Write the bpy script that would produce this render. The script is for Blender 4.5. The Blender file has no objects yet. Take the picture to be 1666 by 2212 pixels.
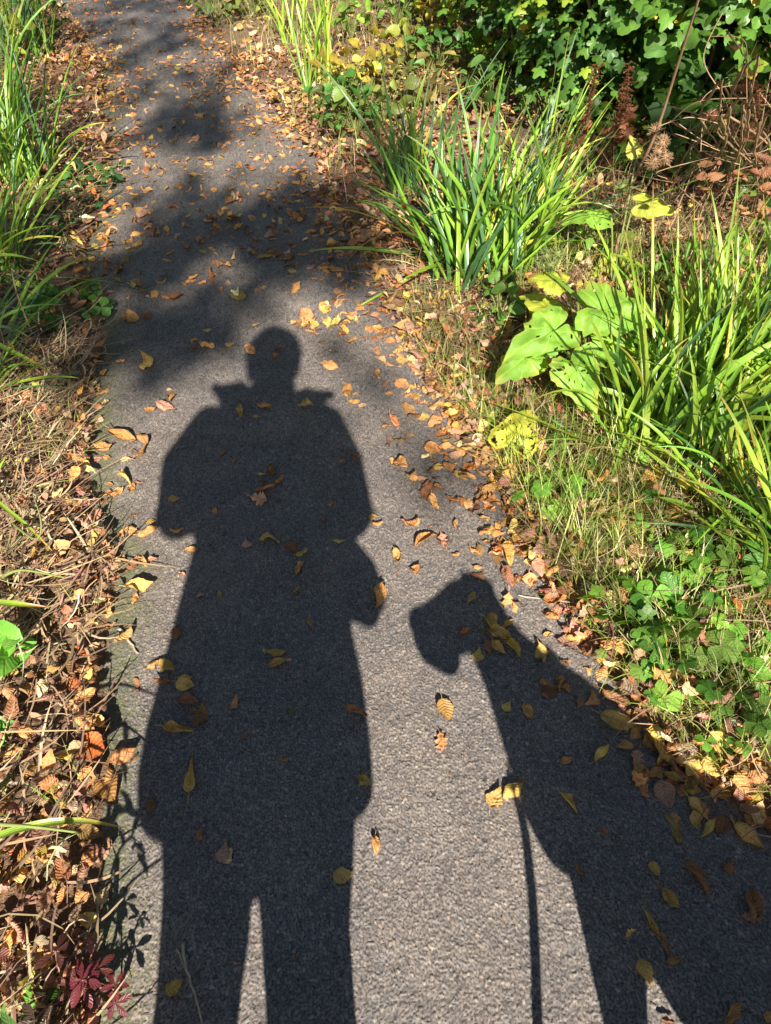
import bpy, math, random
import numpy as np
from mathutils import Vector, Matrix

rng = np.random.default_rng(7)
random.seed(7)
R = math.radians
S = bpy.context.scene

# ------------------------------------------------------------------ camera
PW, PH = 1666.0, 2212.0            # pixel frame the placements below are measured in
VF = R(71.0)
F = PH / 2 / math.tan(VF / 2)
PITCH, ROLL, CAM_H = R(45.6), R(3.0), 1.40
cam_d = bpy.data.cameras.new('camera')
cam = bpy.data.objects.new('camera', cam_d)
S.collection.objects.link(cam)
cam_d.sensor_fit = 'VERTICAL'
cam_d.sensor_height = 24
cam_d.lens = 12 / math.tan(VF / 2)
cam_d.clip_start = 0.02
cam_d.clip_end = 500
M3 = Matrix.Rotation(math.pi / 2 - PITCH, 3, 'X') @ Matrix.Rotation(-ROLL, 3, 'Z')
cam.matrix_world = Matrix.Translation((0, 0, CAM_H)) @ M3.to_4x4()
S.camera = cam
CM = np.array(M3)
CP = np.array([0, 0, CAM_H])


def ray(px, py):
    v = np.array([(px - PW / 2) / F, -(py - PH / 2) / F, -1.0])
    return CM @ v


def gpz(px, py, z=0.0):
    r = ray(px, py)
    return CP + r * ((z - CAM_H) / r[2])


# ------------------------------------------------------------------ sun and sky
ELEV = R(34.0)
_a, _b = gpz(557, 2000), gpz(592, 760)
SD = (_b - _a)[:2]
SD = SD / np.linalg.norm(SD)                 # horizontal direction in which shadows fall
SP = np.array([SD[1], -SD[0]])               # to its right
TE = math.tan(ELEV)
w = bpy.data.worlds.new('World')
S.world = w
w.use_nodes = True
nt = w.node_tree
sky = nt.nodes.new('ShaderNodeTexSky')
sky.sky_type = 'NISHITA'
sky.sun_disc = False
sky.sun_elevation = ELEV
sky.sun_rotation = math.atan2(-SD[0], -SD[1])
sky.dust_density = 0.6
bg = nt.nodes['Background']
nt.links.new(sky.outputs[0], bg.inputs[0])
bg.inputs[1].default_value = 0.055
sl = bpy.data.lights.new('sun', 'SUN')
sun = bpy.data.objects.new('sun', sl)
S.collection.objects.link(sun)
sl.energy = 5.0
sl.angle = R(0.55)
sl.color = (1.0, 0.93, 0.82)
ldir = Vector((SD[0] * math.cos(ELEV), SD[1] * math.cos(ELEV), -math.sin(ELEV)))
sun.rotation_euler = ldir.to_track_quat('-Z', 'Y').to_euler()
S.view_settings.view_transform = 'Standard'
S.view_settings.look = 'None'
S.view_settings.exposure = 1.62
S.view_settings.gamma = 1.0
S.cycles.max_bounces = 6
S.cycles.transmission_bounces = 4
S.cycles.sample_clamp_indirect = 4


def Q(px, py, q):
    """point whose shadow lands on the ground at that pixel, q metres along the shadow direction"""
    g = gpz(px, py, 0)
    t = g[:2] @ SD - q
    p = g[:2] - SD * t
    return np.array([p[0], p[1], t * TE])


def QZ(px, py, z):
    g = gpz(px, py, 0)
    p = g[:2] - SD * (z / TE)
    return np.array([p[0], p[1], z])


# ------------------------------------------------------------------ materials
def nodes(name):
    m = bpy.data.materials.new(name)
    m.use_nodes = True
    n = m.node_tree
    b = n.nodes['Principled BSDF']
    return m, n, b


def N(n, t, **k):
    x = n.nodes.new(t)
    for a, v in k.items():
        setattr(x, a, v)
    return x


def mathn(n, op, a, b=None, clamp=False):
    x = N(n, 'ShaderNodeMath', operation=op, use_clamp=clamp)
    for i, v in enumerate((a, b)):
        if v is None:
            continue
        if isinstance(v, (int, float)):
            x.inputs[i].default_value = v
        else:
            n.links.new(v, x.inputs[i])
    return x.outputs[0]


def mixc(n, fac, a, b, mode='MIX'):
    x = N(n, 'ShaderNodeMix', data_type='RGBA', blend_type=mode)
    for i, v in ((0, fac), (6, a), (7, b)):
        if isinstance(v, (int, float)):
            x.inputs[i].default_value = v
        elif isinstance(v, tuple):
            x.inputs[i].default_value = (*v, 1)
        else:
            n.links.new(v, x.inputs[i])
    return x.outputs[2]


def noise(n, vec, scale, detail=3, rough=.55):
    x = N(n, 'ShaderNodeTexNoise')
    x.inputs['Scale'].default_value = scale
    x.inputs['Detail'].default_value = detail
    x.inputs['Roughness'].default_value = rough
    if vec is not None:
        n.links.new(vec, x.inputs['Vector'])
    return x.outputs[0]


def ramp(n, v, lo, hi):
    x = N(n, 'ShaderNodeMapRange')
    n.links.new(v, x.inputs[0])
    x.inputs[1].default_value = lo
    x.inputs[2].default_value = hi
    return x.outputs[0]


def leaf_mat(name, vein=(1.25, 1.2, 1.0), spot=(.35, .22, .15), spotamt=.6, rough=.55, trans=.25, tcol=(1.3, 1.1, .6), spec=.3, bump=.4, nscale=70):
    m, n, b = nodes(name)
    at = N(n, 'ShaderNodeAttribute', attribute_name='tint')
    co = N(n, 'ShaderNodeAttribute', attribute_name='co')
    g = N(n, 'ShaderNodeNewGeometry')
    sep = N(n, 'ShaderNodeSeparateXYZ')
    n.links.new(co.outputs['Vector'], sep.inputs[0])
    ph, mid = sep.outputs[0], sep.outputs[1]
    fr = mathn(n, 'ABSOLUTE', mathn(n, 'SUBTRACT', mathn(n, 'FRACT', ph), .5))   # .5 at vein
    v1 = ramp(n, fr, .40, .5)
    v2 = ramp(n, mathn(n, 'ABSOLUTE', mid), .09, .02)
    vv = mathn(n, 'MAXIMUM', mathn(n, 'MULTIPLY', v1, .6), v2)
    ns = noise(n, g.outputs['Position'], nscale, 4)
    ns2 = noise(n, g.outputs['Position'], nscale * 4, 2)
    val = mathn(n, 'ADD', .62, mathn(n, 'MULTIPLY', ns, .8))
    vc = N(n, 'ShaderNodeCombineXYZ')
    for i in range(3):
        n.links.new(val, vc.inputs[i])
    c = mixc(n, 1.0, at.outputs['Color'], vc.outputs[0], 'MULTIPLY')
    c = mixc(n, mathn(n, 'MULTIPLY', ramp(n, ns, .52, .72), spotamt), c, mixc(n, 1.0, c, spot, 'MULTIPLY'))
    c = mixc(n, mathn(n, 'MULTIPLY', ramp(n, ns2, .62, .72), spotamt), c, mixc(n, 1.0, c, spot, 'MULTIPLY'))
    c = mixc(n, mathn(n, 'MULTIPLY', vv, .7), c, mixc(n, 1.0, c, vein, 'MULTIPLY'))
    n.links.new(c, b.inputs['Base Color'])
    b.inputs['Roughness'].default_value = rough
    b.inputs['Specular IOR Level'].default_value = spec
    bp = N(n, 'ShaderNodeBump')
    bp.inputs['Strength'].default_value = bump
    bp.inputs['Distance'].default_value = .002
    n.links.new(mathn(n, 'ADD', mathn(n, 'MULTIPLY', fr, -1.2), mathn(n, 'MULTIPLY', ns2, .8)), bp.inputs['Height'])
    n.links.new(bp.outputs[0], b.inputs['Normal'])
    tr = N(n, 'ShaderNodeBsdfTranslucent')
    n.links.new(mixc(n, 1.0, c, tcol, 'MULTIPLY'), tr.inputs[0])
    mx = N(n, 'ShaderNodeMixShader')
    mx.inputs[0].default_value = trans
    n.links.new(b.outputs[0], mx.inputs[1])
    n.links.new(tr.outputs[0], mx.inputs[2])
    n.links.new(mx.outputs[0], n.nodes['Material Output'].inputs[0])
    return m


M_DRY = leaf_mat('dry_leaf', vein=(.66, .58, .52), spot=(.42, .28, .18), spotamt=.8, trans=.22, rough=.5, nscale=75, bump=.9)
M_GREEN = leaf_mat('green_leaf', vein=(1.5, 1.4, 1.2), spot=(.7, .75, .5), spotamt=.35, rough=.42, trans=.38, tcol=(1.7, 1.5, .5), spec=.35, bump=.45, nscale=35)
M_BURD = leaf_mat('burdock_leaf', vein=(2.3, 1.9, 2.2), spot=(.68, .70, .5), spotamt=.4, rough=.5, trans=.38, tcol=(1.7, 1.5, .5), spec=.3, bump=1.0, nscale=28)
M_BLADE = leaf_mat('blade', vein=(.6, .65, .6), spot=(1.25, 1.05, .5), spotamt=.4, rough=.33, trans=.30, tcol=(1.7, 1.5, .4), spec=.5, bump=.35, nscale=14)
M_STRAW = leaf_mat('straw', vein=(.7, .66, .6), spot=(.55, .45, .38), spotamt=.6, rough=.6, trans=.15, tcol=(1.1, 1, .7), spec=.25, bump=.3, nscale=40)


def plain(name, col, rough=.8, nscale=30, var=.4, bump=.3, metal=0):
    m, n, b = nodes(name)
    tc = N(n, 'ShaderNodeTexCoord')
    ns = noise(n, tc.outputs['Object'], nscale, 4)
    c = mixc(n, ns, tuple(x * (1 - var) for x in col), tuple(min(1, x * (1 + var)) for x in col))
    n.links.new(c, b.inputs['Base Color'])
    b.inputs['Roughness'].default_value = rough
    b.inputs['Metallic'].default_value = metal
    bp = N(n, 'ShaderNodeBump')
    bp.inputs['Strength'].default_value = bump
    bp.inputs['Distance'].default_value = .004
    n.links.new(ns, bp.inputs['Height'])
    n.links.new(bp.outputs[0], b.inputs['Normal'])
    return m


M_STEM = plain('stem', (.22, .12, .07))
M_GSTEM = plain('green_stem', (.14, .17, .04))
M_BUR = plain('burr', (.20, .12, .06), nscale=90)
M_BARK = plain('bark', (.16, .12, .09), nscale=12)
M_TWIG = plain('twig', (.34, .27, .2), nscale=60)
M_VINE = plain('vine', (.27, .17, .09), nscale=60)


def soil_mat():
    m, n, b = nodes('soil')
    g = N(n, 'ShaderNodeNewGeometry')
    a = noise(n, g.outputs['Position'], 9, 6, .7)
    c2 = noise(n, g.outputs['Position'], 90, 4, .7)
    c = mixc(n, ramp(n, a, .35, .65), (.08, .045, .026), (.17, .10, .058))
    c = mixc(n, ramp(n, c2, .5, .7), c, (.27, .17, .09))
    n.links.new(c, b.inputs['Base Color'])
    b.inputs['Roughness'].default_value = .95
    bp = N(n, 'ShaderNodeBump')
    bp.inputs['Strength'].default_value = .8
    bp.inputs['Distance'].default_value = .02
    n.links.new(c2, bp.inputs['Height'])
    n.links.new(bp.outputs[0], b.inputs['Normal'])
    return m


def asphalt_mat():
    m, n, b = nodes('asphalt')
    g = N(n, 'ShaderNodeNewGeometry')
    P = g.outputs['Position']
    at = N(n, 'ShaderNodeAttribute', attribute_name='tint')   # r: stone random, g: dark binder plus painted crevice shade, b: moss
    sp = N(n, 'ShaderNodeSeparateColor')
    n.links.new(at.outputs['Color'], sp.inputs[0])
    rnd, binder_shade, moss = sp.outputs[0], sp.outputs[1], sp.outputs[2]
    big = noise(n, P, 2.2, 4)
    fine = noise(n, P, 500, 2)
    stone = mixc(n, ramp(n, rnd, .0, .9), (.116, .106, .099), (.192, .174, .157))
    hue = mathn(n, 'FRACT', mathn(n, 'MULTIPLY', rnd, 37.3))
    stone = mixc(n, ramp(n, hue, .0, 1.), mixc(n, 1.0, stone, (.86, .90, .98), 'MULTIPLY'), mixc(n, 1.0, stone, (1.16, 1.04, .94), 'MULTIPLY'))
    stone = mixc(n, ramp(n, rnd, .95, .99), stone, (.27, .245, .215))
    stone = mixc(n, ramp(n, rnd, .992, .994), stone, (.27, .18, .13))
    c = mixc(n, binder_shade, stone, (.030, .027, .026))
    c = mixc(n, mathn(n, 'MULTIPLY', ramp(n, fine, .3, .7), .35), c, mixc(n, 1.0, c, (1.6, 1.55, 1.5), 'MULTIPLY'))
    c = mixc(n, ramp(n, big, .3, .7), mixc(n, 1.0, c, (.88, .90, .93), 'MULTIPLY'), mixc(n, 1.0, c, (1.12, 1.07, 1.0), 'MULTIPLY'))
    st1 = noise(n, P, 5.5, 5, .65)
    c = mixc(n, ramp(n, st1, .42, .62), mixc(n, 1.0, c, (.80, .81, .83), 'MULTIPLY'), c)
    st2 = noise(n, P, 23, 3, .6)
    c = mixc(n, mathn(n, 'MULTIPLY', ramp(n, st2, .60, .72), .5), c, mixc(n, 1.0, c, (.62, .62, .60), 'MULTIPLY'))
    mo = noise(n, P, 60, 6, .8)
    c = mixc(n, mathn(n, 'MULTIPLY', ramp(n, mathn(n, 'MULTIPLY', mo, moss), .40, .52), .6), c, (.085, .10, .03))
    n.links.new(c, b.inputs['Base Color'])
    b.inputs['Roughness'].default_value = .62
    b.inputs['Specular IOR Level'].default_value = .35
    bp = N(n, 'ShaderNodeBump')
    bp.inputs['Strength'].default_value = .5
    bp.inputs['Distance'].default_value = .0015
    n.links.new(fine, bp.inputs['Height'])
    n.links.new(bp.outputs[0], b.inputs['Normal'])
    return m


# ------------------------------------------------------------------ mesh helpers
class MB:
    def __init__(s):
        s.v, s.f, s.c, s.t, s.n = [], [], [], [], 0

    def add(s, v, f, co=None, tint=None):
        v = np.asarray(v, float).reshape(-1, 3)
        f = np.asarray(f, int).reshape(-1, 4)
        s.v.append(v)
        s.f.append(f + s.n)
        s.c.append(np.zeros_like(v) + (.25, 1, 0) if co is None else np.asarray(co, float).reshape(-1, 3))
        t = np.array([.3, .3, .3]) if tint is None else np.asarray(tint, float)
        s.t.append(np.broadcast_to(t, v.shape) if t.ndim == 1 else t)
        s.n += len(v)
        return s

    def inst(s, T, pos, rot, scale, tint):
        """N copies of template T: pos (N,3), rot (N,3,3), scale (N,), tint (N,3)"""
        v, f, co = T
        n, k = len(pos), len(v)
        if n == 0:
            return
        V = np.einsum('nij,kj->nki', rot, v) * np.asarray(scale)[:, None, None] + pos[:, None, :]
        Fq = (f[None] + (np.arange(n) * k)[:, None, None]).reshape(-1, 4)
        s.add(V.reshape(-1, 3), Fq, np.tile(co, (n, 1)), np.repeat(tint, k, 0))

    def build(s, name, mat, parent=None, smooth=True, at=None):
        v = np.concatenate(s.v)
        f = np.concatenate(s.f)
        org = np.zeros(3)
        if at is not None:
            org = np.asarray(at, float)
        elif parent is not None:
            org = np.array(parent.location)
        me = bpy.data.meshes.new(name)
        me.vertices.add(len(v))
        me.vertices.foreach_set('co', (v - org).astype(np.float32).ravel())
        tri = f[:, 2] == f[:, 3]
        cnt = np.where(tri, 3, 4)
        mask = np.ones(f.shape, bool)
        mask[tri, 3] = False
        me.loops.add(int(cnt.sum()))
        me.loops.foreach_set('vertex_index', f[mask].astype(np.int32))
        me.polygons.add(len(f))
        me.polygons.foreach_set('loop_start', np.concatenate([[0], np.cumsum(cnt)[:-1]]).astype(np.int32))
        me.polygons.foreach_set('loop_total', cnt.astype(np.int32))
        me.update(calc_edges=True)
        if smooth:
            me.polygons.foreach_set('use_smooth', np.ones(len(f), bool))
        a = me.attributes.new('co', 'FLOAT_VECTOR', 'POINT')
        a.data.foreach_set('vector', np.concatenate(s.c).astype(np.float32).ravel())
        t = np.concatenate(s.t)
        a = me.attributes.new('tint', 'FLOAT_COLOR', 'POINT')
        a.data.foreach_set('color', np.hstack([t, np.ones((len(t), 1))]).astype(np.float32).ravel())
        me.materials.append(mat)
        o = bpy.data.objects.new(name, me)
        S.collection.objects.link(o)
        if parent is not None:
            o.parent = parent
        else:
            o.location = org
        return o


def tag(o, label=None, cat=None, group=None, kind=None):
    for k, v in (('label', label), ('category', cat), ('group', group), ('kind', kind)):
        if v:
            o[k] = v
    return o


def empty(name, loc, label, cat, group=None):
    o = bpy.data.objects.new(name, None)
    o.empty_display_size = .1
    o.location = tuple(map(float, loc))
    S.collection.objects.link(o)
    return tag(o, label, cat, group)


def gridf(nu, nv, wrap=False):
    i, j = np.meshgrid(np.arange(nu - 1), np.arange(nv if wrap else nv - 1), indexing='ij')
    j2 = (j + 1) % nv
    return np.stack([i * nv + j, (i + 1) * nv + j, (i + 1) * nv + j2, i * nv + j2], -1).reshape(-1, 4)


def tube(mb, pts, rad, sides=6, tint=None):
    pts = np.asarray(pts, float)
    rad = np.broadcast_to(rad, len(pts)) if np.ndim(rad) == 0 else np.asarray(rad)
    t = np.gradient(pts, axis=0)
    t /= np.linalg.norm(t, axis=1)[:, None] + 1e-9
    ref = np.array([0, 0, 1.0]) if abs(t[0][2]) < .9 else np.array([1.0, 0, 0])
    a = np.cross(t, ref)
    a /= np.linalg.norm(a, axis=1)[:, None] + 1e-9
    b = np.cross(t, a)
    th = np.linspace(0, 2 * np.pi, sides, endpoint=False)
    V = pts[:, None] + rad[:, None, None] * (a[:, None] * np.cos(th)[None, :, None] + b[:, None] * np.sin(th)[None, :, None])
    mb.add(V.reshape(-1, 3), gridf(len(pts), sides, True), tint=tint)


def smooth_path(ctrl, n=16):
    c = np.asarray(ctrl, float)
    t = np.linspace(0, 1, len(c))
    u = np.linspace(0, 1, n)
    lin = np.stack([np.interp(u, t, c[:, i]) for i in range(c.shape[1])], 1)
    for _ in range(3):
        k = lin.copy()
        k[1:-1] = (lin[:-2] + 2 * lin[1:-1] + lin[2:]) / 4
        lin = k
    return lin


def rotz(a):
    a = np.asarray(a, float)
    o = np.zeros(a.shape + (3, 3))
    o[..., 0, 0] = np.cos(a); o[..., 0, 1] = -np.sin(a)
    o[..., 1, 0] = np.sin(a); o[..., 1, 1] = np.cos(a)
    o[..., 2, 2] = 1
    return o


def rotx(a):
    a = np.asarray(a, float)
    o = np.zeros(a.shape + (3, 3))
    o[..., 1, 1] = np.cos(a); o[..., 1, 2] = -np.sin(a)
    o[..., 2, 1] = np.sin(a); o[..., 2, 2] = np.cos(a)
    o[..., 0, 0] = 1
    return o


def roty(a):
    a = np.asarray(a, float)
    o = np.zeros(a.shape + (3, 3))
    o[..., 0, 0] = np.cos(a); o[..., 0, 2] = np.sin(a)
    o[..., 2, 0] = -np.sin(a); o[..., 2, 2] = np.cos(a)
    o[..., 1, 1] = 1
    return o


def vnoise(x, y, seed=0):
    """smooth value noise 0..1"""
    xi, yi = np.floor(x).astype(np.int64), np.floor(y).astype(np.int64)
    fx, fy = x - xi, y - yi
    fx, fy = fx * fx * (3 - 2 * fx), fy * fy * (3 - 2 * fy)

    def h(i, j):
        k = (i * 374761393 + j * 668265263 + seed * 1442695041) & 0x7fffffff
        k = ((k ^ (k >> 13)) * 1274126177) & 0x7fffffff
        return ((k ^ (k >> 16)) & 0xffff) / 65535.0
    return (h(xi, yi) * (1 - fx) * (1 - fy) + h(xi + 1, yi) * fx * (1 - fy) + h(xi, yi + 1) * (1 - fx) * fy + h(xi + 1, yi + 1) * fx * fy)


# ------------------------------------------------------------------ leaf templates
def oval(kind, rg, nu=9, nv=5, cl=None, cc=None, tw=None, wob=.05, petiole=True, fold=0.0):
    u = np.linspace(0, 1, nu)[:, None]
    v = np.linspace(-1, 1, nv)[None, :]
    if kind == 'elm':
        w = .31 * np.sin(np.pi * np.clip(u, 0, 1) ** .85) ** .75 * (1 - .25 * u)
        k, sl = 9, 1.6
    elif kind == 'birch':
        w = .40 * np.minimum((u / .3) ** .6, ((1 - u) / .7) ** 1.1)
        k, sl = 6, 1.4
    elif kind == 'oak':
        w = .27 * np.sin(np.pi * u ** 1.25) ** .7 * (1 + .38 * np.cos(2 * np.pi * 4 * u + .5))
        k, sl = 4, .8
    elif kind == 'taper':
        w = .17 * np.sin(np.pi * u ** .45) ** .9
        k, sl = 7, 1.2
    elif kind == 'wide':
        w = .38 * np.sin(np.pi * u ** .7) ** .7
        k, sl = 8, 1.4
    elif kind == 'lance':
        w = .13 * np.sin(np.pi * u ** .8) ** .9
        k, sl = 6, 1.4
    ser = 1 + .05 * (((u * 15) % 1) - .5) * (np.abs(v) > .99) if nu > 12 else 1.0
    w = np.clip(w, 0.004, 1) * (1 + .06 * np.sin(u * 9 + rg.uniform(0, 6)))
    cc = rg.normal(0, .8) if cc is None else cc
    cl = rg.normal(0, .9) if cl is None else cl
    tw = rg.normal(0, .35) if tw is None else tw
    uu, vv = np.broadcast_arrays(u, v)
    ca = cc * vv * (1 + .5 * np.sin(uu * 5 + rg.uniform(0, 6)))
    cden = np.where(np.abs(ca) < 1e-3, 1e-3, ca)
    y = w * ser * vv * np.sin(cden) / cden
    z = w * np.abs(vv) * (1 - np.cos(cden)) / np.abs(cden) * np.sign(cc if cc else 1) + fold * np.abs(vv) * w
    a = tw * (uu - .5) * 2
    y, z = y * np.cos(a) - z * np.sin(a), y * np.sin(a) + z * np.cos(a)
    z = z + .022 * np.sin(2 * np.pi * (uu * k - np.abs(vv) * sl) + 1) * np.abs(vv) * (nu > 12)
    z = z + wob * (vnoise(uu * 4 + rg.uniform(0, 99), vv * 2 + 9) - .5) + wob * .4 * (vnoise(uu * 11 + rg.uniform(0, 99), vv * 5 + 9) - .5)
    y = y * (1 + (.16 * (vnoise(uu * 13 + rg.uniform(0, 99), vv * 3 + 5) - .5) if nu > 9 else 0) * np.abs(vv))
    L = cl if abs(cl) > .02 else .02
    al = (uu - .5) * L
    x = np.sin(al) / L
    zc = (1 - np.cos(al)) / L
    X, Z = x - z * np.sin(al), zc + z * np.cos(al)
    V = np.stack([X, y, Z], -1).reshape(-1, 3)
    co = np.stack([uu * k - np.abs(vv) * sl + .5, vv, uu], -1).reshape(-1, 3)
    f = gridf(nu, nv)
    if petiole:
        b0 = V[nv // 2]
        s = np.linspace(0, 1, 4)[:, None]
        bend = rg.normal(0, .12)
        c = b0 + s * np.array([-.26, bend * 1.2, 0]) + np.stack([0 * s, 0 * s, .06 * s * (1 - s) * 4 + .04 * s], -1).reshape(-1, 3)
        P = np.concatenate([c + (0, .011, 0), c - (0, .011, 0)], 1).reshape(-1, 3)
        f = np.concatenate([f, gridf(4, 2) + len(V)])
        V = np.concatenate([V, P])
        co = np.concatenate([co, np.tile([[.25, 1, 0]], (len(P), 1))])
    return V, f, co


def palm(lobes, depth, rg, rings=3, sec=20, tipp=0.0, notch=.35, curl=.3, wob=.06, aspect=1.0, power=1.0, holes=0.0, ripple=0.0, hs=2):
    th = np.linspace(-np.pi + .12, np.pi - .12, sec)
    r = np.ones(sec) * .5
    if lobes:
        r *= (1 - depth) + depth * np.abs(np.cos(th * lobes / 2)) ** power
        r *= 1 - .35 * (np.abs(th) / np.pi) ** 1.5
    r *= 1 - notch * np.exp(-((np.pi - np.abs(th)) / .5) ** 2)
    r *= 1 + .25 * np.exp(-(th / .25) ** 2) * (aspect - 1) * 2
    r = r * (1 + tipp * np.exp(-(np.abs(th) / .42)) - tipp * .35 * np.exp(-((np.abs(th) - 1.0) / .5) ** 2)) * (1 + (.05 * rg.normal(0, 1, sec) if tipp else 0))
    rho = np.linspace(.02, 1, rings + 1)[:, None]
    rr = rho * r * (1 + ripple * np.sin(th * 13)[None] * rho ** 3)
    x = rr * np.cos(th) * aspect + .18
    y = rr * np.sin(th)
    z = -curl * (rr ** 2) + wob * (vnoise(x * 6 + rg.uniform(0, 99), y * 6) - .5) + ripple * .8 * rho ** 2 * np.sin(th * 9 + rg.uniform(0, 6)) * .5
    nl = lobes if lobes else 8
    V = np.stack([x, y, z], -1).reshape(-1, 3)
    co = np.stack([np.broadcast_to(th * nl / (2 * np.pi) + .5 + (0.5 if nl % 2 == 0 else 0), rr.shape), np.ones_like(rr), rho + 0 * rr], -1).reshape(-1, 3)
    f = gridf(rings + 1, sec)
    if holes > 0:
        c = V[f].mean(1)
        hn = vnoise(c[:, 0] * 14 + rg.uniform(0, 50), c[:, 1] * 14, 5)
        rr_ = np.linalg.norm(c - (.18, 0, 0), axis=1)
        f = f[(hn < np.quantile(hn, 1 - holes)) | (rr_ < .1) | (rr_ > .46)]
    return V, f, co


def cinq(rg, n=5, ln=.5, w=.2):
    Vs, fs, cs, k = [], [], [], 0
    for i in range(n):
        a = (i - (n - 1) / 2) * (2 * np.pi / (n + .5)) + rg.normal(0, .08)
        u = np.linspace(0, 1, 6)[:, None]
        v = np.linspace(-1, 1, 3)[None]
        wd = w * np.sin(np.pi * np.clip(u, .03, .97) ** 1.5) ** .8
        x = u * ln + 0 * v
        y = wd * v
        z = .35 * np.abs(y) - .25 * x ** 2 + .1 * x * rg.normal(0, 1) + .02 * np.sin(u * 30) * np.abs(v)
        X = x * np.cos(a) - y * np.sin(a)
        Y = x * np.sin(a) + y * np.cos(a)
        Vs.append(np.stack([X, Y, z], -1).reshape(-1, 3))
        cs.append(np.stack([u * 5 - np.abs(v) * 1.3 + .5, v + 0 * u, u + 0 * v], -1).reshape(-1, 3))
        fs.append(gridf(6, 3) + k)
        k += 18
    return np.concatenate(Vs), np.concatenate(fs), np.concatenate(cs)


def ribbons(mb, base, az, lean, length, width, droop, tint, tip=None, segs=10, nv=3, fold=.35, twist=0.0, tiplen=.12, kink=0.0):
    """arching blades, all arrays of length N; lean from vertical; droop = extra bend towards the tip"""
    n = len(base)
    az, lean, length, width, droop = [np.broadcast_to(np.asarray(a, float), (n,)) for a in (az, lean, length, width, droop)]
    s = np.linspace(0, 1, segs)
    ang = lean[:, None] + droop[:, None] * s[None] ** 1.7
    ds = length[:, None] / (segs - 1)
    azs = az[:, None] + kink * (s[None] - .5) * rng.normal(0, 1, (n, 1))
    hx = np.sin(ang)
    step = np.stack([hx * np.cos(azs), hx * np.sin(azs), np.cos(ang)], -1) * ds[..., None]
    c = np.concatenate([np.zeros((n, 1, 3)), np.cumsum(step[:, :-1], 1)], 1) + base[:, None]
    tang = step / (np.linalg.norm(step, axis=2, keepdims=True) + 1e-9)
    side = np.stack([-np.sin(azs), np.cos(azs), 0 * azs], -1)
    nrm = np.cross(tang, side)
    tws = (np.broadcast_to(np.asarray(twist, float), (n,))[:, None] * s[None])[..., None]
    side2 = side * np.cos(tws) + nrm * np.sin(tws)
    nrm2 = np.cross(tang, side2)
    prof = np.minimum(1, (1 - s) / .45) ** .7 * (0.75 + .25 * np.minimum(1, s / .15))
    prof = np.clip(prof, .04, 1)
    vv = np.linspace(-1, 1, nv)
    hw = width[:, None] / 2 * prof[None]
    V = c[:, :, None] + side2[:, :, None] * (hw[..., None] * vv)[..., None] + nrm2[:, :, None] * (hw[..., None] * np.abs(vv) * fold)[..., None]
    f = gridf(segs, nv)
    k = segs * nv
    Fq = (f[None] + (np.arange(n) * k)[:, None, None]).reshape(-1, 4)
    co = np.zeros((n, segs, nv, 3))
    co[..., 0] = vv * 1.5 + .25
    co[..., 1] = 1
    T = np.broadcast_to(np.asarray(tint)[:, None, None, :], (n, segs, nv, 3)).copy()
    if tip is not None:
        m = np.clip((s - (1 - tiplen)) / tiplen * 1.6, 0, 1)[None, :, None, None]
        T = T * (1 - m) + np.asarray(tip)[None, None, None] * m
    mb.add(V.reshape(-1, 3), Fq, co.reshape(-1, 3), T.reshape(-1, 3))
    return c


# ------------------------------------------------------------------ path edges and ground
LE = [(100, 0), (135, 30), (175, 90), (210, 130), (225, 175), (220, 250), (235, 280), (240, 340), (215, 440), (200, 500), (175, 550), (180, 600), (200, 650), (222, 700), (220, 762), (198, 837), (188, 937), (192, 1037), (200, 1112), (238, 1187), (250, 1262), (225, 1387), (215, 1462), (220, 1525), (225, 1600), (220, 1690), (215, 1775), (210, 1900), (200, 2025), (205, 2120), (195, 2212)]
RE = [(390, 0), (435, 40), (480, 85), (510, 145), (575, 210), (650, 290), (700, 360), (725, 450), (765, 510), (800, 570), (840, 640), (870, 700), (915, 780), (960, 860), (1010, 920), (1040, 980), (1080, 1040), (1140, 1150), (1190, 1260), (1250, 1340), (1330, 1460), (1400, 1560), (1480, 1650), (1570, 1720), (1666, 1800)]
le = np.array([gpz(*p)[:2] for p in LE][::-1])
re_ = np.array([gpz(*p)[:2] for p in RE][::-1])
dl_ = le[-1] - le[-6]
dr_ = re_[-1] - re_[-6]
fd = (dl_ + dr_) / np.linalg.norm(dl_ + dr_)
le = np.vstack([le[0] + [-.05, -6], le[0] + [0, -.4], le, le[-1] + fd * 8, le[-1] + fd * 20 + [-3, 0]])
re_ = np.vstack([re_[0] + [.35, -6], re_[0] + [.25, -.4], re_, re_[-1] + fd * 8, re_[-1] + fd * 20 + [-3, 0]])


def xl(y):
    return np.interp(y, le[:, 1], le[:, 0])


def xr(y):
    return np.interp(y, re_[:, 1], re_[:, 0])


def edge_d(x, y):
    """distance outside the path (negative on it)"""
    return np.maximum(xl(y) - x, x - xr(y))


def ground_z(x, y):
    x, y = np.asarray(x, float), np.asarray(y, float)
    d = edge_d(x, y)
    right = x > (xl(y) + xr(y)) / 2
    dd = np.clip(d, 0, None)
    n = (vnoise(x * 2.3 + 50, y * 2.3 + 50, 1) - .5) * .06 + (vnoise(x * 9 + 50, y * 9 + 50, 2) - .5) * .022
    z = .012 + .028 * (1 - np.exp(-dd / .12)) + np.where(right, .03, .02) * np.clip(dd, 0, 6) + n * np.clip(dd / .15, 0, 1)
    return np.where(d < 0, -.03 + .042 * np.clip(1 + d / .05, 0, 1), z)


def surf_z(x, y):
    x, y = np.asarray(x, float), np.asarray(y, float)
    return np.where(edge_d(x, y) < -.01, .002, ground_z(x, y))


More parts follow.
